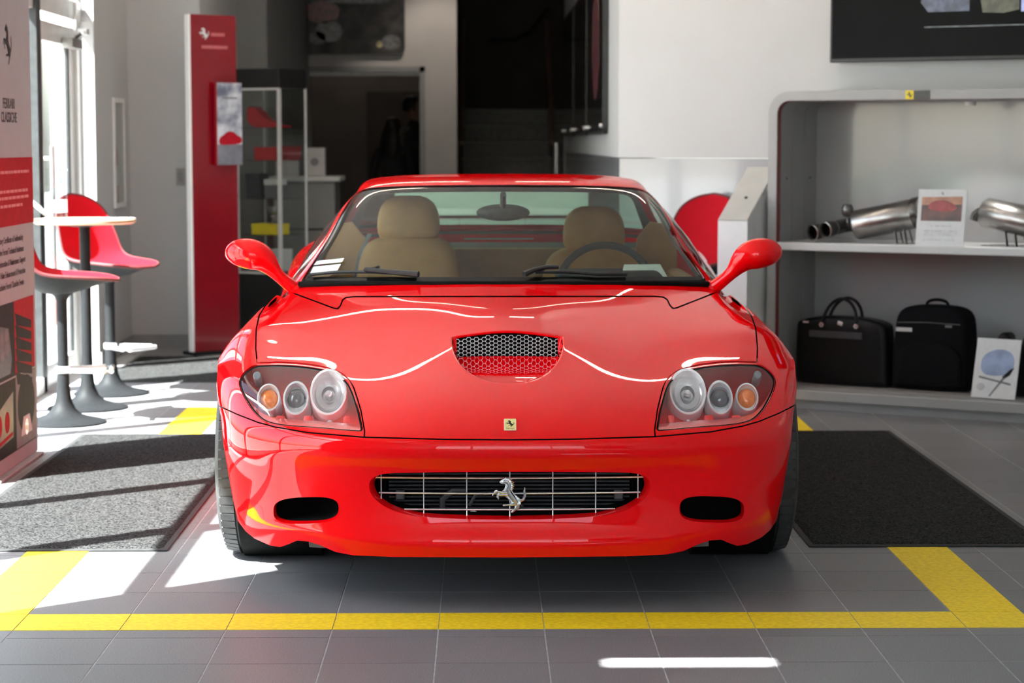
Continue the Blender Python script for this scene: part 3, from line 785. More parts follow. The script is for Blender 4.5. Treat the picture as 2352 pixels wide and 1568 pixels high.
# rolled lip over the opening
lp = []
for x in np.linspace(-.165, .165, 33):
    j = np.argmin((G[:, :, 0] - abs(x)) ** 2 * 4 + (G[:, :, 1] - (LIPY + .0065)) ** 2 * 30 + (~(hoodz) * 10), axis=None); p = G.reshape(-1, 3)[j]
    lp.append((x, p[1] + .001, p[2] - .004))
MB().tube(lp, .0048, 8).build('intake_lip', M_RED, car, True)

# ---- headlamps
M_SILVER = pm('lamp_reflector', (0.97, 0.97, 0.975), 0.25, 0.12, noise=(30, .02))
M_BEZEL = pm('lamp_bezel', (0.80, 0.81, 0.83), 0.25, .35, noise=(30, .04))
M_AMBER = pm('amber_lens', (1.0, 0.25, 0.04), 0.2, 0, .6, noise=(90, .15), bump=(120, .3, .002))
M_BUCKET = pm('lamp_bucket_red', (0.92, 0.010, 0.016), 0.3, 0, .8, .05, noise=(60, .04))
M_DLENS = pm('projector_lens', (0.10, 0.12, 0.14), 0.03, .3, 1.0, .01, noise=(9, .3))
patch = skin.clip(sdf(skin.Q(), HEAD) + .0).tidy(.5)
TILT = 62
for s in (1, -1):
    t = bpy.data.objects.new('headlamp', None); COL.objects.link(t); t.parent = car
    pp = patch if s == 1 else patch.mirror()
    lens = pp.clip(sdf(pp.Q(), HEAD) - 3.4).offset(-.002); lens.build('lens', M_LENS, t)
    rim = pp.clip(3.9 - sdf(pp.Q(), HEAD)).tidy(.3).offset(-.004); rim.build('lens_seal', M_GAP, t)
    fl = pp.clip(sdf(pp.Q(), HEAD) - 1.5)
    def deep(P, d):      # further in along the car and a little down
        P = np.array(P, float); k_ = (P[:, 1:2] + CARY + d) / (P[:, 1:2] + CARY); o = np.array([[0, 0, EYE]])
        o = np.concatenate([np.zeros((1, 1)), np.full((1, 1), -CARY), np.full((1, 1), EYE)], 1); r_ = o + (P - o) * k_
        lim = AXF - np.sqrt(np.maximum(0, .352 ** 2 - (r_[:, 2] - .327) ** 2)) - .01
        yl_ = np.where(np.abs(r_[:, 0]) > .60, np.minimum(r_[:, 1], np.maximum(lim, P[:, 1] + .012)), r_[:, 1])
        k2 = ((yl_ + CARY) / (P[:, 1] + CARY))[:, None]; return o + (P - o) * k2
    Tri(deep(fl.V, .28), fl.N, fl.F).build('bucket', M_BUCKET, t)
    Pl = np.array([surf(s * x, y)[0] for x, y in HEAD])
    strip('bucket_wall', [Pl + [0, .004, -.002], deep(Pl, .06) + [0, 0, .02], deep(Pl, .28)], M_BUCKET, t)
    def lamp(name, hx, hy, prof, mat, dep, sy=1.12, seg=36, parent=t, tilt=TILT):
        p, n = surf(s * hx, hy); k = (p[1] + CARY + dep) / (p[1] + CARY)
        m4 = T(p[0] * k, p[1] + dep, EYE - (EYE - p[2]) * k) @ R('X', tilt) @ Matrix.Diagonal((1, sy, 1, 1))
        return MB().lathe(prof, seg, m4, cap=False).build(name, mat, parent, True, 40)
    # main beam: silver bowl in a white collar, bulb shield and bulb
    b1 = lamp('main_beam', 415, 903, [(.058, -.16), (.058, .006), (.056, .010), (.051, .010), (.049, .004), (.045, -.012), (.034, -.026), (.014, -.034), (.0, -.034)], M_SILVER, .095, 1.36)
    lamp('bulb_shield', 415, 905, [(.0, .012), (.007, .011), (.011, .006), (.012, -.03)], M_CHROME, .095, 1.0, 24, b1)
    lamp('bulb_ring', 415, 905, [(.023, -.008), (.021, -.004), (.0195, -.008), (.0195, -.03)], pm('shield_dark', (.38, .38, .41), .3, .5, noise=(30, .2)), .095, 1.25, 28, b1)
    lamp('reflector_step', 415, 901, [(.046, -.006), (.040, -.010), (.040, -.018)], M_CHROME, .095, 1.36, 36, b1)
    b2 = lamp('projector_lamp', 490, 917, [(.040, -.14), (.040, .006), (.038, .010), (.034, .010), (.032, .002), (.0305, -.008)], M_BEZEL, .085, 1.46)
    lamp('projector_eye', 490, 914, [(.0, .010), (.013, .007), (.022, .000), (.0285, -.010), (.030, -.02)], M_DLENS, .085, 1.1, 30, b2)
    lamp('projector_ring', 490, 914, [(.0325, -.004), (.0315, .001), (.029, -.003), (.029, -.02)], M_CHROME, .085, 1.1, 30, b2)
    lamp('projector_cup', 490, 917, [(.034, .006), (.030, -.018), (.0, -.022)], M_SILVER, .085, 1.44, 30, b2)
    b3 = lamp('indicator', 553, 916, [(.036, -.12), (.036, .006), (.034, .010), (.031, .010), (.029, .002)], M_BEZEL, .075, 1.36)
    lamp('amber_dome', 553, 914, [(.0, .010), (.013, .008), (.022, .002), (.0275, -.008), (.0275, -.02)], M_AMBER, .075, 1.16, 30, b3)
    lamp('indicator_cup', 553, 916, [(.031, .006), (.028, -.014), (.0, -.02)], M_SILVER, .075, 1.34, 30, b3)
    lamp('washer_cap', 578, 864, [(.013, -.06), (.013, .004), (.010, .008), (.0, .009)], pm('cap_grey', (.25, .26, .28), .35, .3, noise=(30, .1)), .03, 1.15, 20)
    lamp('adjuster_screw', 415, 973, [(.009, -.05), (.009, .002), (.006, .006), (.0, .006)], M_CHROME, .06, 1.0, 16)
    for hx2, w2 in ((470, .03), (380, .022), (535, .03)):
        p, n = surf(s * hx2, 966); MB().box((p[0], p[1] + .10, p[2] - .02), (w2, .05, .03), (-.5, 0, 0), .008).build('bucket_rib', M_BUCKET, t, True)

# ---- under the nose: splitter floor, dark tray, brake cooling lip
und = MB()
und.lo_hi((-.60, .20, .172), (.60, .62, .19)); und.build('under_tray', M_BLACK, car)
for s in (1, -1):
    MB().prism([(.47 * s, .16), (.60 * s, .20), (.61 * s, .30), (.49 * s, .30)], .03, T(0, 0, .16)).build('cooling_lip', pm('tray_grey', (.10, .10, .10), .6, noise=(30, .2)), car)
# lip return so that the bumper edge has thickness
el = []
for x in np.linspace(-625, 625, 140):
    y = float(np.interp(abs(x), BOT[:, 0], BOT[:, 1])); p, n = surf(x if abs(x) > .3 else .3, y - .6); el.append(p)
ea = np.array(el); raw('bumper_underside', [tuple(p) for p in ea] + [tuple(p + np.array([0, .06, .006])) for p in ea], [(i, i + 1, 140 + i + 1, 140 + i) for i in range(139)], M_RED, car, True)
# ---- greenhouse: windscreen, roof, rear window as one net, cut into glass and metal
GN = [
 [(0, 1.545, .860), (.25, 1.565, .860), (.50, 1.63, .857), (.68, 1.715, .853), (.755, 1.765, .848), (.785, 1.80, .842)],
 [(0, 1.74, .984), (.24, 1.755, .983), (.455, 1.81, .979), (.615, 1.885, .972), (.685, 1.945, .963), (.713, 1.985, .950)],
 [(0, 1.94, 1.098), (.225, 1.955, 1.097), (.42, 2.005, 1.093), (.565, 2.075, 1.086), (.632, 2.135, 1.076), (.660, 2.18, 1.058)],
 [(0, 2.11, 1.178), (.21, 2.12, 1.177), (.40, 2.165, 1.173), (.53, 2.225, 1.166), (.592, 2.285, 1.153), (.618, 2.335, 1.132)],
 [(0, 2.19, 1.208), (.20, 2.20, 1.207), (.38, 2.24, 1.203), (.51, 2.30, 1.195), (.568, 2.36, 1.180), (.594, 2.42, 1.155)],
 [(0, 2.34, 1.230), (.20, 2.345, 1.229), (.38, 2.38, 1.225), (.51, 2.44, 1.215), (.566, 2.50, 1.197), (.592, 2.56, 1.165)],
 [(0, 2.60, 1.240), (.20, 2.605, 1.239), (.38, 2.63, 1.235), (.51, 2.67, 1.223), (.568, 2.72, 1.203), (.596, 2.77, 1.168)],
 [(0, 2.90, 1.232), (.20, 2.905, 1.231), (.38, 2.92, 1.226), (.51, 2.95, 1.212), (.575, 2.98, 1.190), (.608, 3.01, 1.155)],
 [(0, 3.12, 1.198), (.20, 3.125, 1.197), (.38, 3.135, 1.190), (.52, 3.15, 1.174), (.60, 3.17, 1.150), (.64, 3.18, 1.112)],
 [(0, 3.40, 1.108), (.20, 3.40, 1.107), (.38, 3.40, 1.100), (.54, 3.40, 1.083), (.64, 3.40, 1.058), (.70, 3.40, 1.015)],
 [(0, 3.68, .995), (.20, 3.68, .994), (.40, 3.67, .990), (.58, 3.65, .978), (.70, 3.63, .960), (.78, 3.62, .935)],
 [(0, 3.80, .966), (.20, 3.80, .966), (.40, 3.79, .962), (.60, 3.78, .953), (.74, 3.76, .940), (.83, 3.75, .918)],
]
tug = np.linspace(0, len(GN) - 1, 190); tvg = np.linspace(0, 5, 90)
GG = bs_surface(GN, tug, tvg); du = np.gradient(GG, axis=0); dv = np.gradient(GG, axis=1)
NN = np.cross(dv, du); NN /= np.linalg.norm(NN, axis=2, keepdims=True) + 1e-12
NN *= np.where(NN[:, :, 2:3] < 0, -1, 1)
gh = grid_tri(GG, NN)
Uq = np.stack([np.repeat(tug, len(tvg)), np.tile(tvg, len(tug))], 1)     # (row, col) parameters as outline plane
flip = np.einsum('ij,ij->i', np.cross(gh.V[gh.F[:, 1]] - gh.V[gh.F[:, 0]], gh.V[gh.F[:, 2]] - gh.V[gh.F[:, 0]]), gh.N[gh.F[:, 0]]) < 0
gh.F[flip] = gh.F[flip][:, ::-1]
class TriU(Tri):
    pass
def gclip(poly, inside=True, off=0.0, base=None):
    # use a proxy sheet whose first two "coordinates" are the parameters, carried through the clip
    s = base or (gh, Uq)
    tri, U = s; d = sdf(U, poly); d = (d if inside else -d) - off
    ext = Tri(np.concatenate([tri.V, U], 1), tri.N, tri.F).clip(d)
    return Tri(ext.V[:, :3], ext.N, ext.F), ext.V[:, 3:5]
WS = smooth_poly([(.06, -4), (.06, 0), (.05, 2), (.05, 3.2), (.07, 3.9), (.2, 4.16), (1, 4.2), (2, 4.2), (3, 4.14), (3.45, 3.95), (3.66, 3.5), (3.72, 2.5), (3.74, 0), (3.74, -4)], 2)
RW = smooth_poly([(7.95, -4), (7.95, 0), (7.97, 3.0), (8.1, 3.7), (8.6, 3.9), (9.6, 3.9), (9.95, 3.7), (10.05, 3.2), (10.1, 0), (10.1, -4)], 2)
# dark frit band inside the windscreen edge, clear glass inside that, rubber outside
ws_all = gclip(WS, True, 0.0)
def gb(name, t2, mat, off=0.0, parent=car):
    a = t2[0].offset(off) if off else t2[0]
    return (a + a.mirror()).build(name, mat, parent)
wso = gb('windscreen', gclip(WS, True, .0, None), M_WIND, -.003)
gb('windscreen_frit', gclip(WS, False, -.13, gclip(WS, True, -.02)), M_GAP, -.0055, wso)
rw = gb('rear_window', gclip(RW, True, .0), glass('rear_glass', (.42, .62, .52), 1.5), -.003)
m1 = gclip(WS, False, .03); gb('windscreen_seal', gclip(WS, False, -.005, gclip(WS, True, -.055)), M_GAP, .0015)
m2 = gclip(RW, False, .02, m1)
gb('roof', m2, M_RED)
# headliner and inner pillars below the roof skin
hl = gclip(RW, False, .0, gclip([(3.9, -4), (3.9, 6), (8.0, 6), (8.0, -4)], True)); M_LINER = pm('headliner_grey', (.055, .055, .058), .9, noise=(90, .15))
gb('headliner', hl, M_LINER, -.03)
cpl = gclip(RW, False, .0, gclip([(7.5, -4), (7.5, 5.2), (10.6, 5.2), (10.6, -4)], True)); gb('rear_pillar_lining', cpl, M_LINER, -.03)
pil = gclip([(-.2, 4.05), (-.2, 5.2), (3.9, 5.2), (3.9, 4.05)], True); gb('pillar_trim', pil, M_LINER, -.025)
# side windows between roof rail and waistline
def rail(y):
    e = GG[:, -1]; i = np.argsort(e[:, 1]); return np.array([np.interp(y, e[i, 1], e[i, 0]), y, np.interp(y, e[i, 1], e[i, 2])])
def belt(y): return np.array([np.interp(y, [1.7, 2.2, 2.8, 3.4, 3.8], [.775, .795, .812, .80, .83]), y, np.interp(y, [1.7, 2.4, 3.0, 3.4, 3.8], [.840, .862, .885, .92, .925])])
ysd = np.linspace(1.80, 3.62, 30)
for s in (1, -1):
    v, f = [], []
    for y in ysd:
        a, b = rail(y), belt(y)
        for k in range(6):
            t = k / 5; p = a * (1 - t) + b * t; p[0] += .025 * math.sin(math.pi * t); v.append((s * p[0], p[1], p[2]))
    for i in range(len(ysd) - 1):
        for k in range(5): f.append((i * 6 + k, i * 6 + k + 1, i * 6 + k + 7, i * 6 + k + 6))
    raw('side_window', v, f, M_WIND, car, True)

# ---- rear body: doors, haunches, tail (lofted sections)
SEC = {   # y: [(x, z) from the waistline outwards and down]
 1.74: [(.755, .846), (.790, .828), (.832, .785), (.875, .70), (.905, .55), (.920, .38), (.925, .24), (.89, .17)],
 2.20: [(.790, .862), (.820, .845), (.858, .79), (.89, .70), (.930, .55), (.930, .38), (.922, .24), (.88, .17)],
 2.70: [(.815, .882), (.855, .862), (.895, .80), (.918, .71), (.932, .56), (.932, .38), (.924, .24), (.88, .17)],
 3.10: [(.790, .905), (.850, .888), (.905, .835), (.938, .74), (.952, .60), (.95, .45), (.935, .28), (.89, .18)],
 3.47: [(.780, .935), (.850, .915), (.915, .865), (.955, .78), (.968, .70), (.968, .67), (.966, .665), (.93, .66)],
 3.80: [(.80, .935), (.850, .915), (.908, .865), (.945, .77), (.960, .66), (.955, .55), (.94, .40), (.90, .30)],
 4.20: [(.70, .945), (.80, .915), (.86, .86), (.90, .76), (.91, .64), (.905, .5), (.89, .36), (.85, .26)],
 4.46: [(.55, .955), (.70, .925), (.78, .85), (.82, .74), (.83, .62), (.83, .5), (.81, .36), (.77, .28)],
}
ks = sorted(SEC); net = [[(x, y, z) for x, z in SEC[y]] for y in ks]
tb = np.linspace(0, len(ks) - 1, 70); tvb = np.linspace(0, 7, 50)
BG = bs_surface(net, tb, tvb, mirror=False); du = np.gradient(BG, axis=0); dv = np.gradient(BG, axis=1)
BN = np.cross(dv, du); BN /= np.linalg.norm(BN, axis=2, keepdims=True); BN *= np.where(BN[:, :, 0:1] < 0, -1, 1)
body = grid_tri(BG, BN)
arch = (np.hypot(body.V[:, 1] - AXR, body.V[:, 2] - .325) - .345)
body = body.clip(arch)
for s in (1, -1):
    b = body if s == 1 else body.mirror()
    dr = b.clip(np.minimum(b.V[:, 1] - 1.80, 2.98 - b.V[:, 1])); dr.build('door', M_RED, car)
    b.clip(b.V[:, 1] - 2.985).build('rear_fender', M_RED, car); b.clip(1.795 - b.V[:, 1]).build('sill_panel', M_RED, car)
    MB().lo_hi((s * .80 if s > 0 else -.935, 1.30, .15), (.935 if s > 0 else -.80, 1.78, .40), .03).build('lower_fender', M_RED, car, True)
    MB().lo_hi((min(s * .80, s * .92), 1.35, .14), (max(s * .80, s * .92), 3.12, .24), .03).build('side_sill', M_RED, car, True)
# rear deck and tail
v, f = [], []
yd = np.linspace(3.74, 4.5, 14); xd = np.linspace(-1, 1, 25)
for y in yd:
    w = np.interp(y, [3.74, 4.2, 4.46, 4.5], [.83, .72, .57, .55])
    for x in xd: v.append((x * w, y, .968 + .012 * sstep(4.3, 4.5, y) - .030 * abs(x) ** 2.5 - .02 * sstep(3.75, 4.1, y)))
for i in range(len(yd) - 1):
    for j in range(24): k = i * 25 + j; f.append((k, k + 1, k + 26, k + 25))
raw('rear_deck', v, f, M_RED, car, True)
MB().lo_hi((-.80, 4.40, .28), (.80, 4.5, .93), .04).build('tail_panel', M_RED, car, True)
MB().lo_hi((-.62, .60, .16), (.62, 4.4, .19)).build('floor_pan', M_BLACK, car)
MB().lo_hi((-.36, .30, .20), (.36, 1.45, .56)).build('engine_bay', M_GAP, car)
# wheel houses
for s in (1, -1):
    for ay in (AXF, AXR):
        MB().lathe([(.340, -.13), (.340, .13), (.10, .13)], 40, T(s * .74, ay, .33) @ R('Y', 90 * -s), cap=False).build('wheel_house', M_GAP, car, True)

# ---- wheels
def wheel(name, x, y, w, r, parent, s, yaw=0.0):
    t = bpy.data.objects.new('wheel', None); COL.objects.link(t); t.parent = parent; t.location = (x, y, r); t.rotation_euler = (0, 0, yaw)
    h = w / 2; RI = .232
    prof = [(RI, -h + .012), (RI + .015, -h + .004), (r - .055, -h - .004), (r - .022, -h + .008), (r - .008, -h + .022)]
    gr = [-.066, -.024, .024, .066]
    for g in gr: prof += [(r - .002 if abs(g) > .05 else r, g - .006), (r - .009, g - .0045), (r - .009, g + .0045), (r - .002 if abs(g) > .05 else r, g + .006)]
    prof += [(r - .008, h - .022), (r - .022, h - .008), (r - .055, h + .004), (RI + .015, h - .004), (RI, h - .012)]
    MB().lathe(prof, 96, R('Y', 90), cap=False).build('tyre', M_RUBBER, t, True, 30)
    # tread blocks: short ribs standing across the shoulders and centre, separated by sipes
    vv, ff = [], []; NB = 64
    for k in range(NB):
        a0 = 2 * math.pi * (k + .10) / NB; a1 = 2 * math.pi * (k + .90) / NB
        for (x0, x1, sh, d0, d1) in ((-h + .012, -.073, -.02, -.010, .0012), (-.058, -.031, .03, .0028, .0028), (-.016, .016, 0, .0028, .0028), (.031, .058, -.03, .0028, .0028), (.073, h - .012, .02, .0012, -.010)):
            k0 = len(vv)
            for rr in (r - .022, None):
                for (aa, xx, dd, ss) in ((a0, x0, d0, 0), (a1, x0, d0, 0), (a1, x1, d1, sh), (a0, x1, d1, sh)):
                    q = (r + dd) if rr is None else rr
                    vv.append((xx, q * math.cos(aa + ss), q * math.sin(aa + ss)))
            ff += [(k0 + 4, k0 + 5, k0 + 6, k0 + 7)] + [(k0 + i, k0 + (i + 1) % 4, k0 + 4 + (i + 1) % 4, k0 + 4 + i) for i in range(4)]
    stuff(raw('tread', vv, ff, M_RUBBER, t))
    M_RIM = pm('rim_silver', (.55, .56, .58), .28, .9, noise=(20, .05))
    MB().lathe([(RI + .004, -h + .01), (RI - .01, -h + .02), (RI - .02, 0), (RI - .01, h - .02), (RI + .004, h - .01)], 48, R('Y', 90), cap=False).build('rim', M_RIM, t, True)
    for k in range(5):
        MB().prism([(-.045, .03), (.045, .03), (.03, RI - .01), (-.03, RI - .01)], .03, R('Y', 90 * s) @ R('Z', 72 * k) @ T(0, 0, h - .06)).build('spoke', M_RIM, t)
    MB().lathe([(.06, h - .07), (.06, h - .02), (.045, h - .012), (0, h - .012)], 24, R('Y', 90 * s)).build('hub_cap', M_RIM, t, True)
    MB().lathe([(.17, -.02), (.17, .01), (.05, .01)], 32, R('Y', 90 * s)).build('brake_disc', pm('disc_steel', (.3, .3, .3), .4, .9, noise=(30, .1)), t, True)
for s in (1, -1):
    wheel('wheel', s * .808, AXF, .262, .327, car, s, math.radians(0))
    wheel('wheel', s * .808, AXR, .295, .327, car, s)

# ---- mirrors
for s in (1, -1):
    mo = bpy.data.objects.new('door_mirror', None); COL.objects.link(mo); mo.parent = car
    st_ = [(.775, 1.76, .832, .030, .026), (.800, 1.745, .852, .027, .024), (.825, 1.735, .874, .026, .022), (.848, 1.73, .898, .031, .026), (.868, 1.725, .925, .044, .040), (.893, 1.72, .948, .055, .052),
           (.925, 1.72, .960, .062, .057), (.960, 1.725, .965, .062, .055), (.990, 1.73, .963, .054, .047), (1.012, 1.74, .959, .040, .034), (1.024, 1.75, .956, .024, .020), (1.029, 1.755, .955, .004, .004)]
    A = np.array(st_); tt = np.linspace(0, len(st_) - 1, 44); A2 = bs_basis(len(st_), tt) @ A
    v, f = [], []; n = 28
    for i, (x, y, z, ry, rz_) in enumerate(A2):
        a = A2[max(0, i - 1)]; b = A2[min(len(A2) - 1, i + 1)]; d = Vector((b[0] - a[0], 0, b[2] - a[2])).normalized(); up_ = Vector((-d.z, 0, d.x))
        for k in range(n):
            t = 2 * math.pi * k / n; c_, s_ = math.cos(t), math.sin(t)
            back = 0.62 if c_ > 0 else 1.0
            p = Vector((x, y, z)) + Vector((0, 1, 0)) * (ry * c_ * back) + up_ * (rz_ * s_)
            v.append((s * p.x, p.y, p.z))
    for i in range(len(A2) - 1):
        for k in range(n): f.append((i * n + k, i * n + (k + 1) % n, (i + 1) * n + (k + 1) % n, (i + 1) * n + k))
    raw('shell', v, f, M_RED, mo, True)
    MB().lathe([(.045, 0), (.045, .003), (0, .003)], 30, T(s * .945, 1.765, .962) @ R('X', -90) @ Matrix.Diagonal((1.5, 1, 1, 1))).build('mirror_glass', M_CHROME, mo, True)
    MB().lathe([(.034, -.012), (.032, .006), (.022, .012), (0, .012)], 24, T(s * .776, 1.765, .832) @ R('Y', 50 * s)).build('mirror_foot', M_RED, mo, True)

# ---- cabin
M_TAN = pm('tan_leather', (0.40, 0.20, 0.075), 0.6, noise=(14, .08), bump=(220, .25, .001))
M_DASH = pm('dash_dark', (0.022, 0.023, 0.025), 0.75, noise=(120, .2), bump=(300, .3, .001))
dv_, df_ = [], []
for i, x in enumerate(np.linspace(-.72, .72, 25)):
    yb = 1.56 + .22 * (abs(x) / .72) ** 2
    for j, (dy, z) in enumerate(((0, .838), (.10, .846), (.28, .85), (.40, .842), (.46, .80), (.46, .45))): dv_.append((x, yb + dy, z + (.012 if .18 < x < .58 and j in (1, 2, 3) else 0)))
for i in range(24):
    for j in range(5): k = i * 6 + j; df_.append((k, k + 1, k + 7, k + 6))
raw('dashboard', dv_, df_, M_DASH, car, True)
def seat(s, dz, lean):
    t = bpy.data.objects.new('seat', None); COL.objects.link(t); t.parent = car; t.location = (s * .395, 2.62, .28)
    def cushion(name, sec, mat=M_TAN, e=3.2):
        # sec: (z, y, half width, half depth)
        S = np.array(sec); tt = np.linspace(0, len(sec) - 1, 26); S2 = bs_basis(len(sec), tt) @ S if len(sec) > 3 else S
        v, f = [], []; n = 36
        for z, y, hw, hd in S2:
            for x_, y_ in ellipse(hw, hd, n, 0, 0, e): v.append((x_, y + y_, z))
        for i in range(len(S2) - 1):
            for k in range(n): f.append((i * n + k, i * n + (k + 1) % n, (i + 1) * n + (k + 1) % n, (i + 1) * n + k))
        f.append(tuple(range(n - 1, -1, -1))); f.append(tuple((len(S2) - 1) * n + k for k in range(n)))
        return raw(name, v, f, mat, t, True)
    cushion('seat_cushion', [(.0, 0, .24, .25), (.05, 0, .26, .27), (.12, 0, .26, .27), (.16, .01, .24, .25), (.17, .01, .15, .18)])
    cushion('backrest', [(.10, .22, .23, .06), (.25, .255, .245, .075), (.42, .29, .235, .075), (.56, .32, .215, .07), (.645 + dz, .34, .195, .06), (.68 + dz, .345, .16, .05), (.695 + dz, .347, .08, .03)])
    cushion('headrest', [(.685 + dz, .345, .120, .045), (.70 + dz, .345, .134, .055), (.76 + dz, .35, .134, .06), (.815 + dz, .355, .122, .058), (.85 + dz, .36, .095, .048), (.862 + dz, .362, .05, .025)])
    return t
seat(-1, 0.0, 0); seat(1, -.045, 0)
# seat belt by the near-side door pillar, bulkhead behind the seats
MB().tube([(-.56, 2.98, .98), (-.60, 2.96, .90), (-.625, 2.94, .78), (-.62, 2.92, .60)], .024, 8, flat=.12).build('seat_belt', pm('belt_grey', (.09, .10, .115), .7, noise=(60, .2)), car, True)
MB().lo_hi((-.66, 3.08, .45), (.66, 3.14, .915), .02).build('bulkhead', pm('tan_bulkhead', (.22, .115, .05), .7, noise=(20, .08)), car, True)
MB().lo_hi((-.66, 3.14, .88), (.66, 3.62, .915), .01).build('parcel_shelf', M_DASH, car)
MB().tube([(-.16, 3.06, .955), (.14, 3.06, .955)], .0035, 6).build('luggage_bar', M_CHROME, car, True)
for s in (1, -1):
    MB().lo_hi((min(s * .70, s * .79), 1.85, .50), (max(s * .70, s * .79), 3.05, .83), .03).build('door_card', M_TAN, car, True)
    MB().prism([(s * .55, .62), (s * .76, .62), (s * .755, .93), (s * .70, 1.02), (s * .64, 1.03), (s * .585, .96)], .03, T(0, 3.06, 0) @ R('X', 90)).build('quarter_trim', M_TAN, car)
# steering wheel
sw = bpy.data.objects.new('steering_wheel', None); COL.objects.link(sw); sw.parent = car; sw.location = (.395, 2.09, .80); sw.rotation_euler = (math.radians(-22 + 90), 0, 0)
MB().tube([(.185 * math.cos(a), .185 * math.sin(a), 0) for a in np.linspace(0, 2 * math.pi, 48, endpoint=False)], .015, 10, True).build('rim', pm('wheel_leather', (.03, .031, .033), .4, noise=(60, .2)), sw, True)
MB().lathe([(.075, -.01), (.07, .02), (.04, .03), (0, .03)], 24).build('airbag_pad', M_DASH, sw, True)
for a in (0, 180, 270): MB().prism([(.05, -.02), (.18, -.014), (.18, .014), (.05, .02)], .012, R('Z', a)).build('spoke', M_DASH, sw)
MB().lo_hi((.20, 1.86, .835), (.60, 2.12, .885), .03, 3).build('instrument_hood', M_DASH, car, True)
# inside mirror
im = MB(); im.lathe([(.0, -.006), (.03, -.006), (.033, .006), (.024, .02), (.0, .028)], 30, T(.0, 2.16, 1.098) @ R('X', 90) @ Matrix.Diagonal((3.15, 1, 1, 1)))
imo = im.build('inside_mirror', pm('mirror_shell', (.05, .052, .055), .45, noise=(50, .2)), car, True)
MB().tube([(0, 2.15, 1.10), (0, 2.14, 1.15), (0, 2.10, 1.17)], .012, 8).build('mirror_stem', MATS['mirror_shell'], imo, True)
# wipers
def on_ws(hx, hy, off=.012):
    k = FPX / (gh.V[:, 1] + CARY); hxv = gh.V[:, 0] * k; hyv = VPY + (EYE - gh.V[:, 2]) * k
    i = int(np.argmin((hxv - abs(hx)) ** 2 + (hyv - hy) ** 2 + np.where(gh.V[:, 1] > 2.3, 1e6, 0)))
    p = gh.V[i] + gh.N[i] * off; return (math.copysign(p[0], hx), p[1], p[2])
for pts, arm in (([(-440, 633), (-380, 629), (-300, 628), (-206, 632)], [(-285, 622), (-315, 626), (-260, 634), (-200, 641)]), ([(70, 626), (140, 629), (210, 631), (281, 633)], [(123, 620), (100, 624), (70, 628), (40, 637)])):
    w_ = bpy.data.objects.new('wiper', None); COL.objects.link(w_); w_.parent = car
    MB().tube([on_ws(x, y, .008) for x, y in pts], .0065, 6).build('blade', M_BLACK, w_, True)
    MB().tube([on_ws(x, y, .020) for x, y in arm], [.008, .009, .009, .012], 8).build('arm', M_BLACK, w_, True)
MB().tube([(x, float(np.interp(abs(x), [0, .25, .5, .68, .755], [1.53, 1.55, 1.612, 1.695, 1.745])), float(np.interp(abs(x), [0, .5, .755], [.862, .858, .847]))) for x in np.linspace(-.755, .755, 40)], .011, 8).build('cowl_seal', M_GAP, car, True)
# stickers inside the screen and a folded sheet on the dash
M_PAPER = pm('paper_white', (.78, .82, .80), .7, noise=(60, .03))
def decal(name, q, mat, parent=car, off=.006):
    P = [on_ws(x, y, off) for x, y in q]; return raw(name, P + [(p[0], p[1] + .0008, p[2] - .0008) for p in P], [(0, 1, 2, 3), (7, 6, 5, 4)], mat, parent)
s1 = decal('window_sticker', [(-366, 592), (-372, 602), (-435, 610), (-428, 600)], M_PAPER)
s2 = decal('window_sticker', [(-374, 605), (-382, 620), (-443, 629), (-436, 613)], M_PAPER)
raw('folded_sheet', [(.45, 1.90, .862), (.62, 1.93, .862), (.60, 2.02, .905), (.46, 2.0, .905), (.445, 1.93, .862)], [(0, 1, 2, 3), (0, 3, 4)], M_PAPER, car)
# ================================================================== furniture and fittings
M_STEELG = pm('stool_grey_metal', (0.012, 0.013, 0.0145), 0.6, 0.0, spec=.12, noise=(40, .08))
M_SHELLG = pm('stool_shell_grey', (0.012, 0.013, 0.014), 0.7, spec=.15, noise=(60, .12))
M_REDFAB = pm('stool_red_upholstery', (0.40, 0.004, 0.012), 0.85, spec=.15, noise=(200, .10), bump=(320, .25, .0008))
M_PIPING = pm('stool_piping', (0.10, 0.012, 0.015), 0.7, noise=(60, .1))
PED = [(.0, 0), (.205, 0), (.205, .007), (.19, .013), (.14, .024), (.09, .040), (.058, .068), (.040, .11), (.031, .18), (.027, .30)]

def shell_pt(u, v):
    """u -1..1 across, v 0..1 from the seat's front edge to the top of the back; local +x is forward"""
    B = bs_basis(10, np.array([v * 9.0]))[0]
    x = B @ [.275, .235, .14, .02, -.10, -.185, -.225, -.248, -.262, -.268]; z = B @ [.708, .712, .708, .700, .705, .755, .86, .965, 1.055, 1.085]
    w = B @ [.06, .165, .20, .215, .222, .222, .212, .195, .165, .03]
    side = B @ [.0, .008, .02, .04, .06, .08, .082, .06, .03, .0]     # how far the edge curls up / forward
    fwd = B @ [0, 0, 0, .15, .4, .8, 1, 1, 1, 1]
    k = abs(u) ** 2.2
    return Vector((x + side * fwd * k, u * w, z + side * (1 - fwd) * k))
def smooth_shell():
    us = np.linspace(-1, 1, 25); vs_ = np.linspace(0, 1, 49)
    P = np.array([[shell_pt(u, v) for u in us] for v in vs_])
    for _ in range(6):
        P[1:-1] = P[1:-1] * .5 + (P[:-2] + P[2:]) * .25
    return P
SH = smooth_shell()
def grid_faces(a, b, flip=False):
    return [((i * b + j), (i * b + j + 1), ((i + 1) * b + j + 1), ((i + 1) * b + j))[::(-1 if flip else 1)] for i in range(a - 1) for j in range(b - 1)]
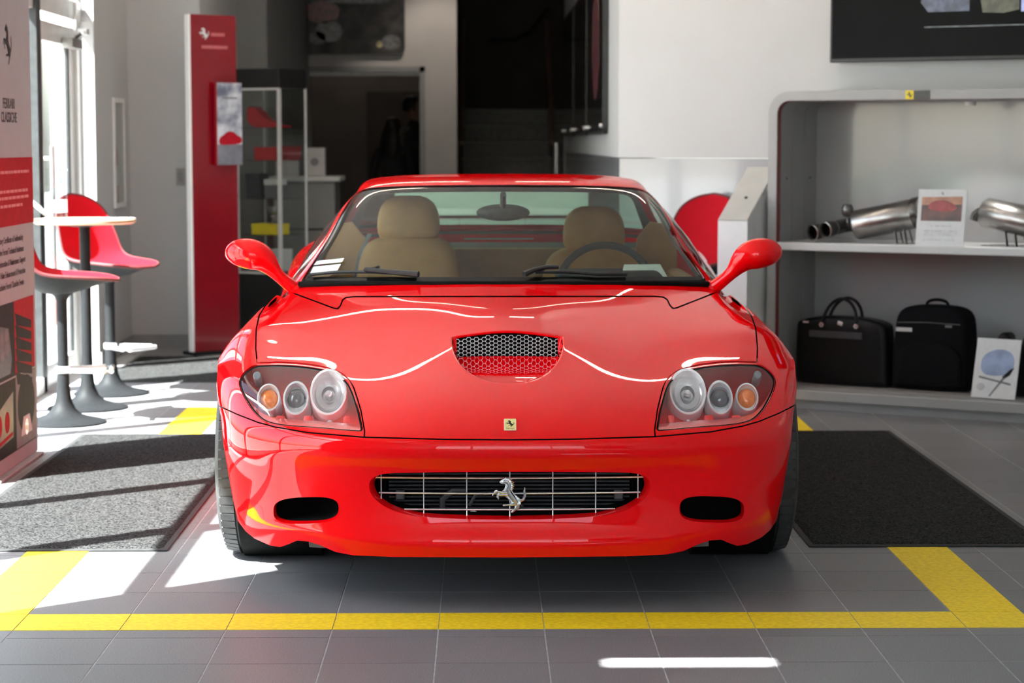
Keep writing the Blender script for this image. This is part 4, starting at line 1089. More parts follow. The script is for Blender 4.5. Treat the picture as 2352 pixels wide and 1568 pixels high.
def make_stool(label, loc, rz, group='upholstered bar stools'):
    t = thing('bar_stool', label, 'stool', loc, rz, group)
    nv, nu = SH.shape[:2]
    inner = SH.reshape(-1, 3)
    du = np.gradient(SH, axis=1); dv = np.gradient(SH, axis=0); n = np.cross(du, dv); n /= np.linalg.norm(n, axis=2, keepdims=True) + 1e-9
    if n[10, 12, 2] < 0: n = -n
    vv = np.linspace(0, 1, nv)[:, None]; uu = np.linspace(-1, 1, nu)[None, :]
    th = .014 + .055 * np.exp(-((vv - .36) / .17) ** 2) * (1 - uu ** 2) + .02 * np.exp(-((vv - .6) / .2) ** 2) * (1 - uu ** 2)
    outer = (SH - n * th[:, :, None]).reshape(-1, 3)
    raw('upholstery', inner, grid_faces(nv, nu), M_REDFAB, t, True)
    raw('shell', outer, grid_faces(nv, nu), M_SHELLG, t, True)
    edge = [SH[0, j] for j in range(nu)] + [SH[i, -1] for i in range(1, nv)] + [SH[-1, j] for j in range(nu - 2, -1, -1)] + [SH[i, 0] for i in range(nv - 2, 0, -1)]
    ne = [n[0, j] for j in range(nu)] + [n[i, -1] for i in range(1, nv)] + [n[-1, j] for j in range(nu - 2, -1, -1)] + [n[i, 0] for i in range(nv - 2, 0, -1)]
    MB().tube([Vector(e) - Vector(m) * .007 for e, m in zip(edge, ne)], .0085, 8, True).build('piping', M_PIPING, t, True)
    MB().lathe(PED + [(.026, .60), (.034, .62), (.06, .64), (.06, .655)], 40).build('pedestal', M_STEELG, t, True, 50)
    fr_ = [(.02, -.05, .262), (.20, -.115, .262), (.235, -.10, .262), (.235, .10, .262), (.20, .115, .262), (.02, .05, .262)]
    MB().tube(fr_, .0125, 10).build('footrest', M_CHROME, t, True)
    MB().lathe([(.031, .245), (.036, .25), (.036, .275), (.031, .28)], 24).build('footrest_collar', M_CHROME, t, True)
    return t
make_stool('grey-shelled bar stool with red seat, nearest of the two by the table', (-2.055, 10.40, 0), math.radians(8))
make_stool('bar stool behind the round table, red backrest facing the room', (-2.035, 11.62, 0), math.radians(-34))
sp = Vector((1.478, 11.09, 0)) + EXD * -.52 + EYD * .20
make_stool('red bar stool standing against the white wall beside the lectern', sp, RZD - math.pi / 2)
# round table
M_TOP = pm('table_top_wood', (0.46, 0.33, 0.22), 0.4, noise=(9, .12), bump=(60, .1, .0005))
tb_ = thing('bar_table', 'round high table on a grey pedestal between the two stools', 'table', (-2.045, 10.98, 0))
MB().lathe(PED + [(.027, .935), (.12, .945), (.12, .952)], 44).build('pedestal', M_STEELG, tb_, True, 50)
MB().lathe([(0, .952), (.245, .952), (.262, .962), (.262, .974), (.258, .978), (0, .978)], 56).build('table_top', M_TOP, tb_, True, 40)
# things on the table
M_PLASTIC = glass('bottle_plastic', (.90, .93, .93), 1.4)
bt = thing('pump_bottle', 'clear pump bottle with pale blue top on the round table', 'bottle', (-2.16, 10.93, .978))
MB().lathe([(0, 0), (.036, 0), (.038, .006), (.038, .13), (.034, .15), (.016, .172), (.014, .18)], 28, None, False).build('body', M_PLASTIC, bt, True)
MB().lathe([(0, .003), (.0355, .003), (.0355, .10), (0, .10)], 28).build('gel', glass('gel', (.86, .93, .93), 1.33), bt, True)
MB().lathe([(.0385, .035), (.0385, .10)], 28, None, False).build('paper_label', pm('bottle_label', (.72, .76, .78), .6, noise=(40, .05)), bt, True)
M_PUMP = pm('pump_blue', (.42, .62, .74), .4, noise=(30, .05))
MB().lathe([(.017, .178), (.017, .205), (.008, .21), (.006, .24), (.011, .242), (.011, .262), (0, .264)], 20).build('pump', M_PUMP, bt, True)
MB().tube([(0, 0, .256), (.035, -.01, .256), (.042, -.012, .248)], .005, 8).build('spout', M_PUMP, bt, True)
M_PRINTW = pm('print_white', (.62, .62, .63), .6, noise=(30, .03))
M_PRINTK = pm('print_dark', (.012, .012, .014), .6, noise=(30, .3), spec=.15)
M_PRINTR = pm('print_red', (.34, .006, .016), .7, noise=(30, .08), spec=.15)
M_PRINTG = pm('print_grey', (.17, .17, .18), .6, noise=(30, .1))
st2 = thing('leaflet_stand', 'white tilted leaflet stand leaning at the back of the round table', 'leaflet stand', (-2.24, 10.86, .978), math.radians(20))
MB().box((-.02, 0, .066), (.012, .16, .15), (0, math.radians(-48), 0), .002, 1).build('front_panel', M_PRINTW, st2)
MB().box((-.09, 0, .05), (.006, .16, .125), (0, math.radians(35), 0), .002, 1).build('back_leg', M_PRINTW, st2)
MB().box((-.011, .0, .075), (.002, .05, .03), (0, math.radians(-48), 0)).build('printed_patch', M_PRINTG, st2)
for k, (x, y, rz) in enumerate(((-2.02, 10.86, .2), (-1.90, 10.95, -.3))):
    b = thing('leaflet', ('open leaflet lying flat at the front of the round table', 'folded leaflet lying near the free edge of the round table')[k], 'leaflet', (x, y, .978), rz, 'leaflets on the table')
    MB().box((0, 0, .003), (.20, .145, .006), None, .001, 1).build('pages', M_PRINTW, b)
    MB().box((-.03, 0, .0065), (.10, .11, .001)).build('printed_photo', M_PRINTG, b)

# ------------------------------------------------------------------ standing banner by the window
bn = thing('standing_banner', 'tall white display banner with red panel and photo grid by the window', 'banner', (-1.99, 8.94, 0))
BMX = Matrix(((0, 0, 1, .0205), (1, 0, 0, 0), (0, 1, 0, 0), (0, 0, 0, 1)))
M_BANW = pm('banner_white', (.32, .355, .38), .85, noise=(9, .02))
MB().lo_hi((-.02, -.44, .012), (.02, .44, 2.18), .003, 1).build('panel', M_BANW, bn)
MB().lo_hi((-.16, -.42, 0), (.05, .42, .012), .003, 1).build('foot_plate', pm('banner_foot', (.28, .28, .29), .5, noise=(20, .1)), bn)
def flat(name, poly, mat, parent=bn, d=.0006, M4=BMX):
    b = MB().prism(poly, d, M4); bmesh.ops.triangulate(b.bm, faces=[f for f in b.bm.faces if len(f.verts) > 4]); return b.build(name, mat, parent)
def smp(p): return smooth_poly(p, 2, False)
def rect(u0, u1, z0, z1): return [(u0, z0), (u1, z0), (u1, z1), (u0, z1)]
M_BLK = MATS['print_black']
b_ = MB().prism(horse_poly(.165), .0006, BMX @ T(0, 1.775, 0)); bmesh.ops.triangulate(b_.bm, faces=[f for f in b_.bm.faces if len(f.verts) > 4]); b_.build('horse_emblem', M_BLK, bn)
text_mesh('heading', 'FERRARI', .060, M_BLK, bn, BMX @ T(0, 1.527, 0), xscale=1.0, bold=.0006)
text_mesh('heading', 'CLASSICHE', .060, M_BLK, bn, BMX @ T(0, 1.470, 0), xscale=1.0, bold=.0006)
rp = flat('red_panel', rect(-.44, .44, 1.022, 1.305), M_PRINTR)
random.seed(3)
def words_row(z, u0, u1, h, mat, parent, dd=.0012):
    """a line of print too small to read: word-shaped dashes"""
    b = MB(); u = u0
    while u < u1 - .01:
        w = min(random.uniform(.03, .08), u1 - u); b.prism(rect(u, u + w, z - h / 2, z + h / 2), dd, BMX); u += w + .012
    stuff(b.build('small_print', mat, parent))
M_PINK = pm('print_pink', (.62, .22, .24), .5, noise=(30, .05))
for z, a, b in ((1.245, -.36, .36), (1.165, -.36, .34), (1.138, -.38, .36), (1.105, -.2, .22)): words_row(z, a, b, .012, M_PINK, rp)
for k, s_ in enumerate(('Official factory Certificate of Authenticity', 'Authoritative Ferrari Technical Assistance', 'Factory Restoration & Maintenance Support', 'Maximum Value Enhancement & Protection', 'Access Exclusive Ferrari Classiche Events')):
    text_mesh('list_line', s_, .037, M_BLK, bn, BMX @ T(-.37, .965 - k * .0475, 0), 'LEFT', xscale=.95, bold=.0004)
    flat('tick_mark', [(-.415, .966 - k * .0475), (-.405, .955 - k * .0475), (-.385, .980 - k * .0475), (-.405, .962 - k * .0475)], M_BLK)
pg = flat('photo_grid', rect(-.40, .40, .075, .705), M_PRINTK)
flat('photo_divider', rect(-.40, .40, .385, .392), M_BANW, pg, .0009); 
flat('photo_louvres', rect(.01, .40, .395, .705), M_PRINTR, pg, .0010)
for k in range(6): flat('louvre_slot', [(.02, .655 - k * .05), (.34, .56 - k * .05 + .04), (.34, .535 - k * .05 + .03), (.05, .60 - k * .05)], M_PRINTK, pg, .0014)
for k, (u, z) in enumerate(((-.22, .56), (-.14, .575), (-.22, .50), (-.13, .52))): flat('switch_outline', ellipse(.032, .028, 18, u, z), M_PRINTG, pg, .0010)
flat('console_shape', [(-.33, .41), (-.08, .41), (-.05, .47), (-.10, .60), (-.25, .62), (-.30, .50)], pm('print_charcoal', (.05, .05, .055), .4, noise=(60, .4)), pg, .0008)
flat('tail_shape', [(-.39, .12), (-.05, .14), (-.04, .33), (-.20, .30), (-.38, .26)], pm('print_darkred', (.10, .008, .010), .4, noise=(20, .4)), pg, .0008)
for u in (-.30, -.16): flat('tail_light', ellipse(.045, .045, 20, u, .215), M_PRINTR, pg, .0012)
flat('red_strip', [(-.38, .128), (-.06, .150), (-.06, .165), (-.38, .143)], M_PRINTR, pg, .0012)
flat('photo_wheel', rect(.01, .40, .080, .383), M_PRINTG, pg, .0009)
flat('wheel_rim', ellipse(.17, .125, 30, .21, .25), M_PRINTK, pg, .0012)
flat('wheel_spoke', [(.10, .12), (.32, .12), (.27, .20), (.15, .20)], M_PRINTW, pg, .0014)
flat('yellow_badge', ellipse(.035, .035, 18, .21, .150), M_BADGE, pg, .0018)

# ------------------------------------------------------------------ left back corner
cb = thing('extinguisher_cabinet', 'shallow white wall cabinet holding the fire extinguisher', 'cabinet', (-2.455, 13.83, 1.30))
M_CAB = pm('cabinet_white', (.66, .66, .65), .45, noise=(20, .02))
MB().lo_hi((0, -.172, -.333), (.008, .172, .333)).build('back', pm('cabinet_inside', (.20, .20, .20), .6, noise=(20, .05)), cb)
MB().lo_hi((0, -.174, -.333), (.107, -.166, .333)).build('side', M_CAB, cb); MB().lo_hi((0, .166, -.333), (.107, .174, .333)).build('side', M_CAB, cb)
MB().lo_hi((.106, -.168, .32), (.118, .168, .35)).build('lintel', M_CAB, cb); MB().lo_hi((.106, -.168, -.35), (.118, .168, -.32)).build('sill', M_CAB, cb)
for a, b in ((-.20, -.168), (.168, .20)): MB().lo_hi((.106, a, -.35), (.118, b, .35)).build('door_stile', M_CAB, cb)
MB().lo_hi((.110, -.166, -.319), (.113, .166, .319)).build('door_pane', M_CLEAR, cb)
fe = thing('fire_extinguisher', 'red fire extinguisher standing inside the white wall cabinet', 'extinguisher', (-2.40, 13.83, .97))
M_EXT = pm('extinguisher_red', (.45, .012, .018), .3, 0, .5, noise=(20, .05))
MB().lathe([(0, 0), (.042, 0), (.046, .01), (.046, .34), (.036, .385), (.014, .41), (.014, .43)], 28).build('cylinder', M_EXT, fe, True)
MB().lathe([(.0468, .12), (.0468, .25)], 28, None, False).build('paper_label', M_PRINTW, fe, True)
MB().box((0, .0, .45), (.028, .05, .04), None, .006).build('valve', M_BLACK, fe); MB().box((0, -.045, .475), (.018, .10, .012), (math.radians(14), 0, 0), .003).build('lever', M_BLACK, fe)
MB().tube([(0, .03, .44), (.0, .065, .40), (.0, .066, .25), (0, .058, .12)], .009, 8).build('hose', M_BLACK, fe, True)
sw_ = thing('wall_switch', 'small grey switch plate on the wall beside the red totem', 'switch', (-2.01, 14.25, 1.14))
MB().box((0, -.005, 0), (.058, .010, .115), None, .003).build('plate', pm('switch_grey', (.24, .23, .22), .5, noise=(30, .1)), sw_); MB().box((.0, -.012, 0), (.03, .008, .06), (math.radians(5), 0, 0), .002).build('rocker', M_PRINTG, sw_)

tt = thing('red_totem', 'tall red totem panel with white edge and small white horse emblem', 'totem', (-1.862, 13.72, 0), math.radians(37))
M_TOT = pm('totem_red', (.20, .002, .008), .25, 0, .25, .08, noise=(6, .04), spec=.3)
MB().lo_hi((.004, 0, .02), (.335, .05, 2.18), .002, 1).build('panel', M_TOT, tt)
MB().lo_hi((-.012, .004, .02), (.004, .055, 2.18), .002, 1).build('edge_strip', M_WHITE, tt)
MB().lo_hi((-.02, -.04, 0), (.35, .12, .02), .003, 1).build('base_plate', M_STEELG, tt)
TMX = Matrix(((1, 0, 0, 0), (0, 0, -1, -.0005), (0, 1, 0, 0), (0, 0, 0, 1)))
flat('horse_emblem', [(x + .10, z + 2.06) for x, z in horse_poly(.075)], M_PRINTW, tt, .0008, TMX)
for z, a, b in ((2.055, .15, .25), (1.975, .08, .27)): flat('emblem_line', rect(a, b, z - .010, z + .010), pm('print_faint', (.46, .10, .11), .5, noise=(40, .1)), tt, .0008, TMX)
ps = bpy.data.objects.new('poster_board', None); COL.objects.link(ps); ps.parent = tt; ps.location = (.20, -.06, 1.485)
MB().lo_hi((-.05, .0, -.265), (.14, .035, .265), .003, 1).build('board', M_TOT, ps)
m = pm('poster_print', (.10, .11, .16), .3, noise=(7, .3), col2=(.55, .57, .62)); flat('print', rect(-.046, .136, -.262, .262), m, ps, .0008, TMX)
flat('print_ground', rect(-.046, .136, -.262, -.13), pm('print_slate', (.16, .16, .19), .4, noise=(9, .2)), ps, .0012, TMX)
flat('print_car', smooth_poly([(-.04, -.12), (-.03, -.085), (.0, -.07), (.03, -.045), (.075, -.05), (.10, -.075), (.132, -.085), (.134, -.12), (.10, -.13), (-.02, -.135)], 2), M_PRINTR, ps, .0016, TMX)
flat('print_line', rect(-.01, .10, .16, .172), M_PRINTG, ps, .0012, TMX)

# ------------------------------------------------------------------ glass display case
vc = thing('display_case', 'tall glass display case with black cap and plinth', 'display case', (-1.386, 14.60, 0), math.radians(-27))
W_ = .34
# local: nearest corner at origin, case runs to -x and +y
M_CASE = pm('case_black', (.012, .012, .013), .35, noise=(40, .2)); M_CASEF = pm('case_trim', (.70, .71, .70), .35, .4, noise=(20, .04))
MB().lo_hi((-W_, 0, 0), (0, W_, .468), .003, 1).build('plinth', M_CASE, vc); MB().lo_hi((-W_ - .004, -.004, 1.735), (.004, W_ + .004, 1.868), .003, 1).build('cap', M_CASE, vc)
for (x0, y0, x1, y1) in ((-W_, 0, 0, .004), (-.004, 0, 0, W_), (-W_, W_ - .004, 0, W_), (-W_, 0, -W_ + .004, W_)): MB().lo_hi((x0, y0, .468), (x1, y1, 1.735)).build('glass_side', M_CLEAR, vc)
for x, y, r in ((0, 0, .011), (-W_, 0, .008), (0, W_, .006), (-W_, W_, .006)): MB().lo_hi((x - r, y - r, .468), (x + r, y + r, 1.735)).build('corner_post', M_CASEF, vc)
MB().lo_hi((-W_, -.006, .466), (0, .006, .482)).build('front_trim', M_CASEF, vc); MB().lo_hi((-W_, -.006, 1.722), (0, .006, 1.737)).build('front_trim', M_CASEF, vc)
SHZ = [.485, .735, .985, 1.245, 1.47]
for z in SHZ[1:]: MB().lo_hi((-W_ + .006, .006, z - .006), (-.006, W_ - .006, z)).build('glass_shelf', M_CLEAR, vc)
def incase(x, y, z): return vc.matrix_basis @ Vector((x, y, z))
RZC = math.radians(-27)
M_RBOX = pm('gift_red', (.42, .015, .02), .45, noise=(20, .06)); M_KBOX = pm('gift_black', (.02, .02, .024), .5, noise=(20, .2)); M_GBOX = pm('gift_grey', (.12, .12, .13), .5, noise=(20, .1)); M_YBOX = pm('gift_yellow', (.78, .60, .01), .45, noise=(20, .05))
def lidbox(label, x, y, z, d, mat, lid=None):
    t = thing('gift_box', label, 'box', incase(x, y, z), RZC, 'boxes in the display case')
    MB().lo_hi((-d[0] / 2, -d[1] / 2, 0), (d[0] / 2, d[1] / 2, d[2] * .7), .002, 1).build('body', mat, t); MB().lo_hi((-d[0] / 2 - .002, -d[1] / 2 - .002, d[2] * .7), (d[0] / 2 + .002, d[1] / 2 + .002, d[2]), .002, 1).build('lid', lid or mat, t)
lidbox('bright red box on the second shelf of the glass case', -.17, .13, SHZ[3], (.16, .12, .09), M_RBOX)
lidbox('dark red box at the glass corner on the second shelf of the case', -.045, .22, SHZ[3], (.06, .16, .095), pm('gift_darkred', (.25, .012, .016), .45, noise=(20, .06)))
lidbox('black box standing on the third shelf of the glass case', -.25, .10, SHZ[2], (.11, .10, .17), M_KBOX)
lidbox('grey box beside the black box on the third shelf of the case', -.10, .10, SHZ[2], (.12, .10, .13), M_GBOX, M_CASEF)
lidbox('white box on the floor of the glass case', -.08, .12, SHZ[0], (.12, .12, .15), M_PRINTW)
lidbox('flat yellow box on the lowest glass shelf', -.15, .11, SHZ[1], (.22, .14, .075), M_YBOX)
cp = thing('folded_cap', 'red folded cap leaning on the top shelf of the glass case', 'cap', incase(-.20, .14, SHZ[4]), RZC, None)
MB().prism(smooth_poly([(-.12, 0), (.10, 0), (.13, .018), (.02, .05), (-.05, .13), (-.12, .15)], 2), .10, R('X', 90) @ T(0, 0, -.05)).build('crown', M_RBOX, cp); MB().prism([(-.02, .0), (.17, .0), (.17, .012), (.04, .02)], .12, R('X', 90) @ T(0, 0, -.06)).build('brim', M_RBOX, cp)
gb_ = thing('glass_trophy', 'small clear glass cup standing above the yellow box', 'trophy', incase(-.13, .12, SHZ[1] + .075), RZC)
MB().lathe([(0, 0), (.035, 0), (.035, .006), (.008, .014), (.008, .05), (.03, .07), (.045, .12), (.043, .12), (.026, .072), (0, .06)], 24).build('cup', pm('smoky_glass', (.25, .24, .24), .08, .3, noise=(9, .2)), gb_, True); MB().lathe([(.018, .048), (.018, .054)], 16).build('ring', M_CHROME, gb_, True)

# ------------------------------------------------------------------ counter with boxes in the passage
ct = thing('counter', 'grey reception counter with pale top in the back passage', 'counter', (-1.33, 16.3, 0))
MB().lo_hi((-.24, -.28, 0), (.22, .28, 1.075), .004, 1).build('body', pm('counter_grey', (.20, .20, .195), .5, noise=(6, .05)), ct); MB().lo_hi((-.27, -.31, 1.075), (.26, .31, 1.112), .006, 1).build('worktop', pm('counter_top', (.52, .52, .51), .4, noise=(9, .04)), ct)
for z in (.35, .72): MB().lo_hi((-.22, -.292, z - .004), (.20, -.28, z + .004)).build('drawer_gap', M_GAP, ct)
M_CARD = pm('carton_white', (.42, .40, .40), .7, noise=(9, .05))
for x, y, d, l in ((-1.262, 16.12, (.15, .15, .215), 'white carton with a round mark, at the open end of the counter'), (-1.47, 16.15, (.17, .15, .205), 'pale carton standing on the counter behind the glass case')):
    t = thing('carton', l, 'box', (x, y, 1.112), 0, 'cartons on the counter'); MB().box((0, 0, d[2] / 2), d, None, .002, 1).build('box', M_CARD, t); MB().box((0, 0, d[2] + .0006), (d[0], .03, .001)).build('tape', M_PRINTG, t)
    if x > -1.3: MB().lathe([(.03, 0), (.03, .0008), (.022, .0008)], 24, T(0, -.0755, .11) @ R('X', 90)).build('round_mark', M_PRINTG, t)

# ------------------------------------------------------------------ pictures
pc = thing('wall_picture', 'dark round-cornered picture above the back doorway', 'picture', (-1.22, 20.19, 2.60))
PMX = Matrix(((1, 0, 0, 0), (0, 0, -1, 0), (0, 1, 0, 0), (0, 0, 0, 1)))
flat('frame', rrect(.98, .84, .07), M_CASE, pc, .03, PMX); flat('print', rrect(.95, .81, .06), pm('engine_print', (.012, .012, .013), .4, 0, 0, noise=(5, .4), col2=(.045, .042, .04), spec=.2), pc, .0315, PMX)
for (u, v, rx, ry, mt) in ((-.28, -.02, .16, .11, M_PRINTR), (-.22, -.20, .13, .10, M_PRINTG), (-.33, -.26, .08, .06, M_PRINTG), (.25, -.32, .03, .03, M_BADGE), (.36, -.30, .09, .07, M_PRINTG), (.05, .08, .3, .02, M_PRINTG)):
    flat('print_shape', ellipse(rx, ry, 18, u, v), pm('dim_' + mt.name, tuple(c * .25 for c in mt.node_tree.nodes['Principled BSDF'].inputs['Base Color'].default_value[:3]), .3, noise=(25, .5)), pc, .0322, PMX)
FMX = Matrix(((0, 0, -1, 0), (-1, 0, 0, 0), (0, 1, 0, 0), (0, 0, 0, 1)))
for k, (ya, yb) in enumerate(((13.15, 15.15), (15.35, 17.35), (17.55, 19.6))):
    fp = thing('framed_panel', ('glossy dark wall panel with oval red print, nearest the white corner', 'plain dark glossy wall panel, middle of the passage row', 'plain dark glossy wall panel nearest the stairs')[k], 'wall panel', (.767, (ya + yb) / 2, 1.95), 0, 'dark panels along the passage')
    w = yb - ya; flat('backing', rrect(w, 1.06, .06), M_GASKET, fp, .03, FMX); flat('glazing', rrect(w - .04, 1.02, .05), pm('panel_dark', (.02, .02, .02), .12, 0, .5, noise=(3, .4)), fp, .034, FMX)
    if k == 0: flat('oval_print', ellipse(.42, .36, 30, .15, .05), pm('oval_red', (.09, .02, .025), .2, noise=(7, .4)), fp, .0355, FMX)
    for u in (-w / 2 + .08, w / 2 - .08): MB().lathe([(.014, 0), (.014, .05), (.0, .052)], 14, FMX @ T(u, -.48, 0)).build('stand_off', M_CHROME, fp, True)

# ------------------------------------------------------------------ screen on the angled wall
tvp = P0 + EXD * 1.302
tv = thing('wall_screen', 'large black flat screen mounted on the white wall above the shelves', 'screen', (tvp.x, tvp.y, 1.79), RZD)
MB().lo_hi((.3, -.045, .2), (1.2, 0, .6)).build('wall_mount', M_BLACK, tv); MB().lo_hi((0, -.085, 0), (1.50, -.04, .86), .004, 1).build('casing', M_BLACK, tv)
MB().lo_hi((.012, -.087, .02), (1.488, -.084, .848)).build('display', pm('screen_glass', (.005, .005, .006), .25, noise=(2, .3), spec=.04), tv)
SMX = Matrix(((1, 0, 0, 0), (0, 0, -1, -.0872), (0, 1, 0, 0), (0, 0, 0, 1)))
def glow(name, poly, col, st): 
    m = pm('glow_' + name, tuple(c * .3 for c in col), .3, noise=(20, .5)); b = m.node_tree.nodes['Principled BSDF']; b.inputs['Emission Color'].default_value = (*col, 1); b.inputs['Emission Strength'].default_value = st
    flat(name, poly, m, tv, .0005, SMX)
glow('picture_haze', [(.54, .25), (.76, .25), (.76, .42), (.52, .42), (.50, .30)], (.16, .20, .36), .05); glow('picture_green', [(.83, .24), (.94, .235), (1.02, .25), (1.02, .42), (.80, .42)], (.16, .17, .10), .05); glow('picture_white', [(1.03, .24), (1.30, .235), (1.30, .42), (1.03, .42)], (.45, .5, .9), .3)
glow('caption_line', rect(.52, 1.30, .170, .176), (.25, .28, .33), .08)

# ------------------------------------------------------------------ display shelves (long rounded frame)
DO = Vector((1.478, 11.09, 0)); DL = 2.5; DT = 1.63; DD = .555
ds = thing('display_shelves', 'long grey round-cornered display shelving with red inner edge', 'shelving', DO, RZD)
M_DF = pm('display_grey', (.34, .34, .34), .45, noise=(5, .02)); M_DP = pm('display_inner', (.30, .297, .295), .45, noise=(5, .03)); M_DB = pm('display_back', (.37, .37, .375), .16, 0, .3, .05, noise=(2, .03)); M_DS = pm('display_shelf_white', (.56, .56, .56), .4, noise=(5, .02)); M_DR = pm('display_red_edge', (.20, .010, .014), .4, noise=(20, .1))
def arch_path(e):
    """frame outline inset by e: up the left side, over the top, down the right"""
    r = max(.02, .115 - e); p = [(e, .0)]
    for k in range(9): a = math.radians(180 - 90 * k / 8); p.append((.115 + r * math.cos(a), DT - .115 + r * math.sin(a)))
    for k in range(9): a = math.radians(90 - 90 * k / 8); p.append((DL - .115 + r * math.cos(a), DT - .115 + r * math.sin(a)))
    p.append((DL - e, .0)); return p
def arch_ring(name, e0, e1, y0, y1, mat):
    a, b = arch_path(e0), arch_path(e1); n = len(a)
    v = [(x, y0, z) for x, z in a] + [(x, y0, z) for x, z in b] + [(x, y1, z) for x, z in a] + [(x, y1, z) for x, z in b]; f = []
    for i in range(n - 1):
        f += [(i, i + 1, n + i + 1, n + i), (2 * n + i, 3 * n + i, 3 * n + i + 1, 2 * n + i + 1), (i, 2 * n + i, 2 * n + i + 1, i + 1), (n + i, n + i + 1, 3 * n + i + 1, 3 * n + i)]
    f += [(0, n, 3 * n, 2 * n), (n - 1, 3 * n - 1, 4 * n - 1, 2 * n - 1)]
    return raw(name, v, f, mat, ds)
arch_ring('front_rim', 0, .048, 0, .009, M_DF); arch_ring('outer_skin', 0, .02, .009, DD, M_DF); arch_ring('red_edge', .02, .0486, .010, .050, M_DR)
for k, (a, b) in enumerate(((.058, .205), (.210, .375), (.380, .545))): arch_ring('inner_panel', .02, .050, a, b, M_DP)
for yy in (.13, .45): MB().lathe([(.006, 0), (.006, .004), (0, .004)], 10, T(.050, yy, 1.18) @ R('Y', 90)).build('panel_stud', M_CASE, ds, True)
MB().lo_hi((.02, .546, .10), (DL - .02, DD, DT - .03)).build('back_panel', M_DB, ds)
MB().lo_hi((.05, -.005, .812), (DL - .05, .54, .852), .004, 1).build('shelf', M_DS, ds)
MB().lo_hi((-.02, -.10, .048), (DL, .54, .100), .004, 1).build('platform', M_DF, ds); MB().lo_hi((.0, -.07, 0), (DL, .5, .048)).build('toe_kick', pm('toe_grey', (.30, .30, .31), .5, noise=(8, .03)), ds)
MB().lo_hi((.02, .02, .100), (DL - .02, .54, .106)).build('platform_mat', pm('platform_mat', (.30, .28, .265), .6, noise=(8, .05)), ds)
bd = bpy.data.objects.new('shelf_badge', None); COL.objects.link(bd); bd.parent = ds; bd.location = (.74, 0, 1.604)
MB().lo_hi((0, -.004, -.022), (.042, .001, .022)).build('yellow_square', M_YBOX, bd); MB().lo_hi((.042, -.004, -.022), (.125, .001, .022)).build('black_field', M_CASE, bd)
flat('badge_horse', [(x + .021, z) for x, z in horse_poly(.030)], M_CASE, bd, .0052, Matrix(((1, 0, 0, 0), (0, 0, -1, 0), (0, 1, 0, 0), (0, 0, 0, 1))))
# small light under the top rail
sl2 = bpy.data.lights.new('shelf_downlight', 'SPOT'); sl2.energy = 9; sl2.spot_size = math.radians(100); sl2.spot_blend = .6; sl2.shadow_soft_size = .03; sl2.color = (1, .97, .92)
so = bpy.data.objects.new('shelf_downlight', sl2); COL.objects.link(so); so.parent = ds; so.location = (1.0, .22, 1.545)
MB().lathe([(.03, 0), (.03, .02), (.0, .02)], 20, T(1.0, .22, 1.553)).build('downlight_housing', M_DS, ds, True)

